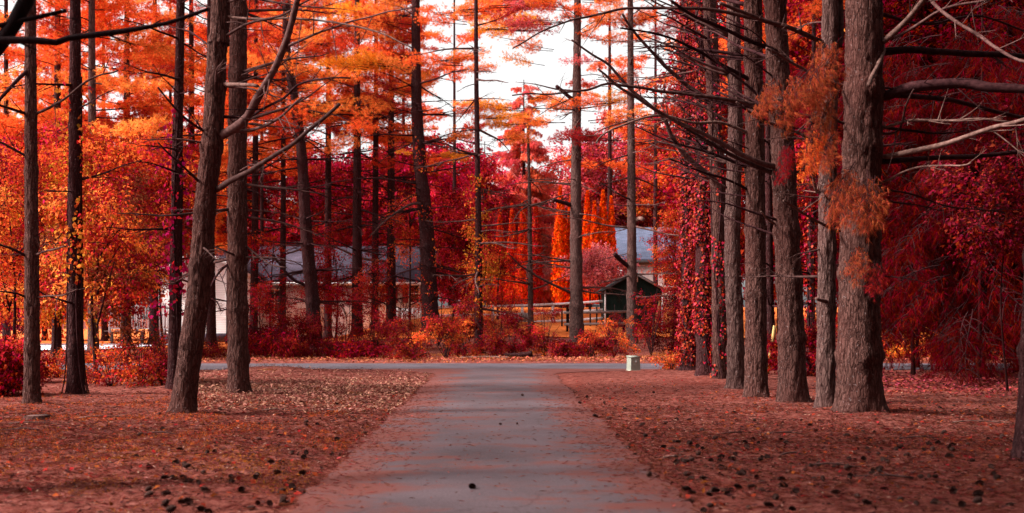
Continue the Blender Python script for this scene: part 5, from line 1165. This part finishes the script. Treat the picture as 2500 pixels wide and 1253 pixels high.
for px, Y, lab, cols, n, spr, hg, lib in (
    (480, 41, 'dark red shrub between the leaning pine and the dark pine behind it', [CRIM, RED], 16, 1.0, .9, CL_SHRUB), (560, 42, 'red shrub showing left of the upright pine', [CRIM, RED, DORANGE], 16, 1.0, 1.0, CL_SHRUB), (655, 41, 'arching crimson sumac right of the upright pine', [CRIM, RED, SUM], 22, 1.3, 1.1, CL_FERN),
    (718, 42, 'low crimson sumac left of the bent pine foot', [CRIM, RED], 20, 1.2, 1.0, CL_FERN), (815, 41.5, 'magenta-red sumac between the bent pine and the straight dark pine', [SUM, CRIM, RED], 22, 1.2, 1.25, CL_FERN), (880, 41, 'magenta sumac at the foot of the straight dark pine', [SUM, CRIM], 18, .9, 1.2, CL_FERN),
    (920, 43, 'deep red shrub between the straight and the slimmer dark pine', [CRIM, RED], 18, 1.0, 1.4, CL_SHRUB), (985, 42, 'red shrub left of the thick dark pine foot', [RED, CRIM, REDOR], 20, 1.0, 1.5, CL_SHRUB), (1010, 40, 'orange-red low shrub before the thick dark pine', [REDOR, RED], 14, .7, .8, CL_SHRUB),
    (1090, 41, 'orange-tipped red shrub right of the thick dark pine foot', [REDOR, RED, DORANGE], 22, 1.0, 1.3, CL_SHRUB), (1135, 43, 'red shrub left of the slender vine-clad pine', [RED, CRIM, REDOR], 20, .9, 1.7, CL_SHRUB), (1205, 42, 'red shrub right of the slender vine-clad pine', [RED, REDOR, CRIM], 24, 1.0, 1.5, CL_SHRUB),
    (1250, 44, 'dark red shrub left of the thin pole pine foot', [CRIM, RED], 20, .9, 1.5, CL_SHRUB), (1330, 44, 'red and yellow shrub between the thin pole pine and the sunlit one', [RED, REDOR, DORANGE], 26, 1.0, 1.4, CL_SHRUB), (1370, 42, 'low red shrub at the left foot of the sunlit grey pine', [RED, CRIM], 16, .7, 1.0, CL_SHRUB),
    (1445, 42.5, 'round red shrub right of the sunlit grey pine', [RED, REDOR, CRIM], 34, 1.0, 1.6, CL_SHRUB), (1500, 43, 'red shrub left of the pine before the shed', [RED, CRIM, DORANGE], 26, .8, 1.3, CL_SHRUB), (1590, 44, 'dark red shrub right of the pine before the shed', [CRIM, RED], 30, .9, 1.9, CL_SHRUB),
    (1640, 45, 'crimson shrub around the thin pale post', [CRIM, RED, DCRIM], 30, .9, 2.2, CL_SHRUB), (1690, 44, 'shadowed crimson shrub behind the ivied trunks', [DCRIM, CRIM], 24, 1.0, 1.8, CL_SHRUB), (1500, 50, 'red leafy bush below the shed wall', [RED, CRIM], 10, .6, .8, CL_FINE),
    (840, 50, 'tall crimson bush in front of the long house wall', [CRIM, RED], 14, 1.2, 1.1, CL_FINE), (700, 50, 'tall dark red bush below the big house window', [CRIM, RED], 14, 1.2, .9, CL_FINE), (960, 50, 'red bush below the shuttered house windows', [RED, CRIM], 12, 1.1, .9, CL_FINE), (610, 48, 'dark red bush behind the upright pine', [CRIM, RED], 12, 1.0, 1.1, CL_FINE),
    (1070, 50, 'tall red bush right of the thick dark pine', [CRIM, RED], 14, 1.0, 1.2, CL_FINE), (1180, 54, 'red bush below the left end of the white rail fence', [CRIM, RED], 12, 1.0, .8, CL_FINE), (1290, 53, 'red-orange bush under the grey planter', [REDOR, RED], 9, 1.0, .4, CL_FINE), (1420, 52, 'red bush under the plank rail', [RED, REDOR], 8, .9, .4, CL_FINE),
    (730, 47, 'red thicket below the grey roof right of the bent pine foot', [CRIM, RED], 22, 1.5, 1.7, CL_FINE), (800, 48, 'red thicket before the house wall between bent and straight pines', [RED, CRIM], 22, 1.4, 1.6, CL_FINE), (900, 47, 'red thicket before the house wall by the straight dark pine', [CRIM, RED], 22, 1.4, 1.8, CL_FINE), (1010, 48, 'red thicket before the house corner', [RED, CRIM, REDOR], 22, 1.4, 1.7, CL_FINE), (1110, 48, 'red thicket between the thick and the slender pine', [RED, CRIM], 22, 1.3, 1.8, CL_FINE), (1220, 49, 'red thicket below the rail fence left end', [RED, REDOR], 18, 1.2, 1.3, CL_FINE), (640, 47, 'red thicket right of the upright pine', [CRIM, RED], 20, 1.3, 1.5, CL_FINE),
    (10, 22, 'bright red low bush at the left edge of the picture', [RED, (.5, .03, .02), CRIM], 26, .75, 1.0, CL_SHRUB), (30, 26, 'red bush behind the bare pole-like pine', [RED, CRIM], 20, .7, 1.0, CL_SHRUB), (270, 25, 'tangled low shrub with orange and red leaves by the sapling', [DORANGE, RED, REDOR], 9, .8, .7, CL_FINE), (345, 26, 'spreading orange-red shrub left of the slim dark trunk', [DORANGE, REDOR, RED, BROWN], 16, 1.0, 1.2, CL_FINE),
    (395, 25, 'bare-stemmed red shrub touching the slim dark trunk', [REDOR, RED], 12, .5, 1.0, CL_FINE), (140, 28, 'low orange shrub between the two leftmost trunks', [DORANGE, REDOR], 14, .8, .6, CL_FINE), (230, 38, 'low rust shrub before the pale paved yard', [REDOR, DORANGE], 12, .9, .6, CL_SHRUB),
    (1905, 30, 'low red shrub behind the stout pine', [CRIM, RED], 16, .8, 1.0, CL_SHRUB), (1985, 29, 'red shrub behind the plated-bark pine', [CRIM, RED], 16, .7, 1.3, CL_SHRUB), (1640, 33, 'small orange weed clump at the roadside by the ivied trunks', [DORANGE, REDOR], 8, .5, .4, CL_FINE), (1690, 32, 'small red weed clump at the foot of the ivied trunks', [RED, REDOR], 8, .4, .4, CL_FINE),
    (2190, 42, 'orange-red weedy shrub beyond the road right of the thickest pine', [DORANGE, REDOR, YORANGE], 20, 1.1, .9, CL_SHRUB), (2260, 43, 'orange weedy shrub beyond the road in the right-hand wood', [DORANGE, ORANGE, REDOR], 20, 1.2, .9, CL_SHRUB), (2350, 42, 'yellow-orange weedy shrub behind the hemlock', [DORANGE, YORANGE, RED], 18, 1.1, .8, CL_SHRUB), (2440, 43, 'orange weedy shrub at the far right beyond the road', [DORANGE, REDOR], 18, 1.1, .9, CL_SHRUB), (2500, 40, 'red weedy shrub at the right picture edge', [RED, REDOR], 16, 1.0, .9, CL_SHRUB), (2080, 43, 'red shrub behind the thickest pine beyond the road', [RED, CRIM], 18, 1.2, 1.6, CL_SHRUB)):
    far_ = 37 < Y < 50 and px < 2050
    shrub(px, Y, lab, cols, int(n * U(.35, 1.1)) + 3 if far_ else n, spr * U(.6, 1.25) if far_ else spr, hg * (U(.3, 1.5) if far_ else 1), lib, dark=.82 if 37 < Y < 48 and px < 2050 else 1)

# ------------------------------------------------------------------ ground litter
def area_pts(g, n, poly):
    """n points with depth Y in [y0,y1] and photo column in [px0,px1], density falling with distance"""
    px0, px1, y0, y1 = poly
    Y = 1 / (1 / y1 + (1 / y0 - 1 / y1) * g.random(n)); Y = Y * .6 + .4 * (y0 + (y1 - y0) * g.random(n))
    x = (px0 + (px1 - px0) * g.random(n) - CX) / F * Y
    return x, Y
def scatter_strips(name, label, n, poly, length, width, mat, color, seed, on_road=False, up=.012, tilt=.25, cat='litter', offroad=0.0, asp=None):
    g = np.random.default_rng(seed); x, y = area_pts(g, n, poly)
    d = road_dist(x, y)
    k = (d > offroad) if not on_road else (g.random(n) < np.clip(1.0 + d * 1.1, .06, 1)) & (d < .1)
    x, y = x[k], y[k]; n = len(x)
    z = gz(x, y) + up if not on_road else np.full(n, .026) - .014 * np.clip(np.abs(x - xc_drive(y)) / 1.64, 0, 1) ** 8
    if on_road: z = np.where(np.abs(x - xc_drive(y)) > 1.45, .016, z)
    a = g.uniform(0, 6.28, n); L = g.uniform(*length, n); wd = g.uniform(*width, n)
    A = np.stack([np.cos(a), np.sin(a), g.normal(size=n) * tilt], -1)
    N = unit(np.stack([g.normal(size=n) * tilt, g.normal(size=n) * tilt, np.ones(n)], -1))
    v, t = leaves(np.stack([x, y, z + g.random(n) * up], -1), N, A, L, wd, .1)
    return single(name, np_mesh(name, v, t, [mat]), label, cat, kind='stuff', color=color)
scatter_strips('needle_litter', 'rust-red pine needles strewn over the ground', 60000, (-150, 2650, 8, 26), (.06, .13), (.004, .008), M_LITTER, (.22, .052, .036), 1)
scatter_strips('dark_debris', 'dark bark flakes and twig bits over the ground', 20000, (-150, 2650, 8, 30), (.02, .09), (.012, .04), M_LITTER, (.055, .02, .018), 2, up=.012)
scatter_strips('pale_debris', 'pale bits of leaf and bark over the ground', 5500, (-150, 2650, 8, 30), (.02, .07), (.008, .02), M_LITTER, (.34, .18, .14), 3)
scatter_strips('wood_chips', 'pale wood chips covering the bank left of the driveway end', 11000, (440, 1090, 17, 32.5), (.04, .12), (.012, .035), M_CHIP, (.30, .135, .095), 4, up=.025, tilt=.45)
scatter_strips('fallen_leaves', 'red and orange fallen leaves over the ground', 2200, (-150, 2650, 8, 32), (.04, .085), (.03, .06), M_LEAF, (.34, .05, .02), 5, up=.015, tilt=.4)
scatter_strips('verge_leaves', 'orange and tan leaves along the far road verge', 9000, (300, 2600, 37.5, 43), (.06, .14), (.04, .08), M_LITTER, (.34, .09, .05), 6, up=.03, tilt=.5)
scatter_strips('right_verge_leaves', 'crimson leaves carpeting the ground before the road at far right', 6000, (2130, 2650, 21, 33), (.05, .11), (.03, .07), M_LITTER, (.22, .03, .03), 7, up=.02, tilt=.4)
scatter_strips('driveway_needles', 'loose rust needles lying on the asphalt', 26000, (500, 1900, 8, 32), (.05, .11), (.004, .008), M_LITTER, (.24, .06, .04), 8, on_road=True, up=.004, tilt=.08)
scatter_strips('driveway_leaves', 'a few small red leaves lying on the asphalt', 260, (500, 1900, 8, 32), (.03, .06), (.02, .04), M_LITTER, (.30, .05, .04), 9, on_road=True, up=.008, tilt=.25)
# weeds and moss tufts
g = np.random.default_rng(77)
def tufts(name, label, n, poly, color, hgt, seed, sel=None):
    g = np.random.default_rng(seed); x, y = area_pts(g, n, poly); k = road_dist(x, y) > .12
    k &= vnoise(np.stack([x * 1.3, y * .9, 0 * x], -1), seed) > .58
    x, y = x[k], y[k]; n = len(x); per = 5
    X_ = np.repeat(x, per) + g.normal(size=n * per) * .03; Y_ = np.repeat(y, per) + g.normal(size=n * per) * .03
    B = np.stack([X_, Y_, np.repeat(gz(x, y), per)], -1); D = g.normal(size=(n * per, 3)) * np.array([.6, .6, .2]) + np.array([0, 0, .8])
    v, t = needles(B, D, g.uniform(.5, 1.2, n * per) * hgt, g.uniform(.004, .009, n * per), g)
    return single(name, np_mesh(name, v, t, [M_LEAF]), label, 'moss', kind='stuff', color=color)
tufts('moss_tufts', 'ochre moss and grass tufts on the ground left of the driveway', 3000, (-100, 760, 8.5, 17), (.42, .13, .015), .03, 21)
tufts('red_weeds', 'small red-orange weeds on the left ground by the leaning pine', 5000, (-100, 900, 11, 24), (.50, .09, .02), .06, 22)
tufts('right_weeds', 'small red seedlings by the foot of the right row', 2500, (1500, 2600, 11, 30), (.40, .05, .02), .06, 23)
tufts('verge_grass', 'orange grass along the far verge', 9000, (300, 2650, 37.6, 54), (.62, .17, .03), .22, 24)

# sticks, log, stump
stick_spots = [((190, 1028), .5, .9, M_DEADL), ((20, 1042), .1, 1.0, M_DEADL), ((100, 1060), 2.8, .7, M_DEAD), ((350, 1068), .2, .6, M_DEAD), ((640, 1010), .4, .7, M_DEADL), ((560, 940), .3, .9, M_DEADL), ((820, 1000), 2.6, .5, M_DEAD), ((1750, 1060), .5, .9, M_DEAD), ((1620, 1120), .1, .5, M_DEADL), ((2330, 1040), .15, 1.0, M_DEADL), ((2200, 1075), .3, .8, M_DEAD), ((2230, 1180), 2.7, .7, M_DEAD), ((1980, 1150), .2, .6, M_DEAD), ((700, 960), 2.9, .6, M_DEADL), ((1900, 1120), .6, .5, M_DEAD), ((1870, 1060), .2, .8, M_DEAD)]
STICK_LAB = {(190, 1028): 'bleached stick on the ground right of the sawn stump', (20, 1042): 'long bleached stick at the left picture edge below the stump', (100, 1060): 'brown stick on the ground just below the sawn stump', (350, 1068): 'brown stick on the ground below the leaning pine foot',
    (640, 1010): 'bleached stick on the litter right of the leaning pine foot', (560, 940): 'bleached stick on the wood chips left of the upright pine foot', (820, 1000): 'brown stick on the litter near the left driveway edge', (700, 960): 'bleached stick on the wood chips right of the upright pine',
    (1750, 1060): 'long brown stick among cones below the pale-barked pine', (1620, 1120): 'short bleached stick near the right driveway edge', (2330, 1040): 'long bleached stick in the shadow right of the thickest pine', (2200, 1075): 'brown stick on the litter below the thickest pine, right side',
    (2230, 1180): 'brown stick near the bottom edge at lower right', (1980, 1150): 'brown stick among cones below the plated-bark pine', (1900, 1120): 'short brown stick among cones below the stout pine', (1870, 1060): 'brown stick just below the straight grey pine foot'}
for (px, py), a, ln, mt in stick_spots:
    Y = depth(py); x = XP(px, Y); z = gzf(x, Y) + .02
    g = np.random.default_rng(int(px * 3 + py)); t = np.linspace(0, 1, 8); m = MB()
    ax = np.stack([t * ln, .05 * ln * np.sin(t * 4 + a * 7), .02 * np.sin(t * 5)], -1); m.tube(ax, .012 * (1 - .6 * t), 6)
    for q in range(2):
        o = ax[g.integers(2, 6)]; d = np.array([.7, g.choice([-1, 1]) * .6, .15]) * ln * .25; m.tube(np.array([o, o + d * .5, o + d]), [.006, .004, .002], 4, False)
    side = 'left' if px < 1250 else 'right'; lab_ = STICK_LAB[(px, py)]
    single('fallen_stick', m.mesh('stick_mesh', mt, True), lab_, 'stick', (x, Y, z), (0, 0, a), 1.0, f'sticks {side} of the driveway')
Y = 41.5; x = XP(1270, Y); lg = thing('fallen_log', 'short grey log lying on the far verge by the thin pole pine', 'log', (x, Y, gzf(x, Y)))
m = MB(); P = spline([(-.62, 0, 0), (-.1, .03, .03), (.45, 0, .1)], .1); m.tube(P, .10 + .012 * np.sin(np.arange(len(P)) * 2.1), 14); child('log_body', m.mesh('log_body', M_BARKD, True), lg, (x, Y, gzf(x, Y) + .10))
m = MB(); m.tube([(0, 0, 0), (.012, 0, .002)], .09, 14); child('cut_face', m.mesh('cut_face', M_CUT), lg, (x + .452, Y, gzf(x, Y) + .20))
x = XP(1185, 40.6); m = MB(); m.tube(spline([(-.9, 0, .05), (0, .05, .08), (.9, -.03, .05)], .15), .05, 8); single('fallen_branch', m.mesh('fallen_branch', M_DEADL, True), 'long bleached branch lying along the far road verge opposite the driveway', 'branch', (x, 40.6, gzf(x, 40.6)))
Y = depth(1030); x = XP(92, Y); z = gzf(x, Y); st = thing('tree_stump', 'low sawn tree stump on the ground at the lower left', 'stump', (x, Y, z))
child('stump_body', trunk_mesh([(0, 0, -.06), (0, 0, 0.0), (0, 0, .05)], .17, .15, 30, .02, .012, M_BARK, .3, (), 5), st, (x, Y, z - .04))
m = MB(); m.tube([(0, 0, 0), (0, 0, .012)], .155, 26); child('cut_face', m.mesh('cut_face', M_CUT), st, (x, Y, z + .055))

# pine cones
def make_cone(seed):
    g = np.random.default_rng(seed); m = MB(); n = 62; Lc = .105
    t = np.linspace(0, 1, 7); m.tube(np.stack([t * Lc, 0 * t, 0 * t], -1), .010 + .010 * np.sin(t * 3.0), 6)
    for k in range(n):
        u = (k + .5) / n; a = k * 2.39996; R = .030 * math.sin(math.pi * (u * .82 + .1)) ** .8 + .003
        c = np.array([u * Lc, 0, 0]); o = np.array([0, math.cos(a), math.sin(a)]); s = np.array([0, -math.sin(a), math.cos(a)])
        w = .011 * (.5 + R / .03); tip = c + o * R + np.array([.016, 0, 0]) * g.uniform(.5, 1.2); b = c + o * .006
        v = np.array([b - s * w * .35, b + s * w * .35, tip + s * w, tip - s * w, tip + o * .006 + np.array([.004, 0, 0])])
        m.add(v, [[0, 1, 2, 3]], [[3, 2, 4]])
    return m.mesh('pine_cone_mesh', M_CONE)
CONES = [make_cone(900 + k) for k in range(4)]
def cone(x, Y, label, group=None, z=None, sc=None):
    single('pine_cone', rnd.choice(CONES), label, 'pine cone', (x, Y, (gzf(x, Y) if z is None else z) + .022), (U(0, 6.28), U(-.35, .35), U(0, 6.28)), (sc or U(.75, 1.25)) * .66, group)
for px, py, lab, sc_ in ((1147, 1197, 'single dark pine cone alone on the asphalt near the camera', 1.2), (1582, 1167, 'dark pine cone at the right edge of the asphalt', 1.15), (720, 1193, 'large dark pine cone at the left edge of the asphalt', 1.3), (1278, 970, 'small pine cone on the asphalt far up the driveway', 1.0), (1226, 1043, 'left of two tiny cones on the middle of the driveway', .6), (1262, 1041, 'right of two tiny cones on the middle of the driveway', .6)):
    Y = depth(py); x = XP(px, Y); cone(x, Y, lab, None, .022 if abs(x - xc_drive(Y)) < 1.6 else None, sc_)
right_px = [(1690, 1195), (1700, 1203), (1725, 1207), (1740, 1215), (1757, 1206), (1780, 1201), (1820, 1165), (1843, 1170), (1851, 1182), (1812, 1160), (1865, 1130), (1880, 1127), (1760, 1130), (1735, 1127), (1785, 1127), (1750, 1122), (1725, 1235), (1790, 1200), (1665, 1133), (1680, 1130), (1645, 1120), (1655, 1130), (1700, 1095), (1690, 1090), (1630, 1098), (1540, 1085), (1545, 1110), (1510, 1063), (1535, 1095), (1560, 1043), (1590, 1075), (1615, 1040), (1655, 1030), (1688, 1030), (1480, 1022), (1460, 1018), (1537, 1048), (1562, 1025), (1432, 970), (1420, 985), (1478, 985), (1520, 1000), (1545, 995), (1610, 1000), (1650, 1000), (1575, 1060), (1775, 1095), (1800, 1122), (1780, 1128), (1850, 1090), (1900, 1195), (1925, 1200), (1952, 1217), (1985, 1150), (2000, 1148), (2060, 1155), (2010, 1180), (2085, 1128), (2105, 1128), (2150, 1132), (2165, 1138), (2180, 1105), (2210, 1107), (2235, 1162), (2150, 1200), (2160, 1152), (2330, 1114), (2360, 1098), (2410, 1077), (2415, 1040), (2400, 1030), (2300, 1000), (2245, 1002), (2120, 1165), (1925, 1250), (1890, 1245), (1900, 1225), (1720, 1245), (2475, 1240)]
for px, py in right_px:
    Y = depth(min(py, 1252)); cone(XP(px, Y), Y, 'dark pine cone scattered on the needle litter right of the driveway', 'pine cones right of the driveway')
for k in range(95):
    py = rnd.choice([U(960, 1250), U(1050, 1250)]); px = U(1460 + (py - 960) * .85, 2480); Y = depth(py); x = XP(px, Y)
    if road_dist([x], [Y])[0] > .05: cone(x, Y, 'dark pine cone scattered on the needle litter right of the driveway', 'pine cones right of the driveway')
for k in range(70):
    py = rnd.choice([U(960, 1240), U(1100, 1250)]); px = U(330, 1010 - (py - 960) * 1.05); Y = depth(py); x = XP(px, Y)
    if road_dist([x], [Y])[0] > .05: cone(x, Y, 'dark pine cone on the litter left of the driveway', 'pine cones left of the driveway')
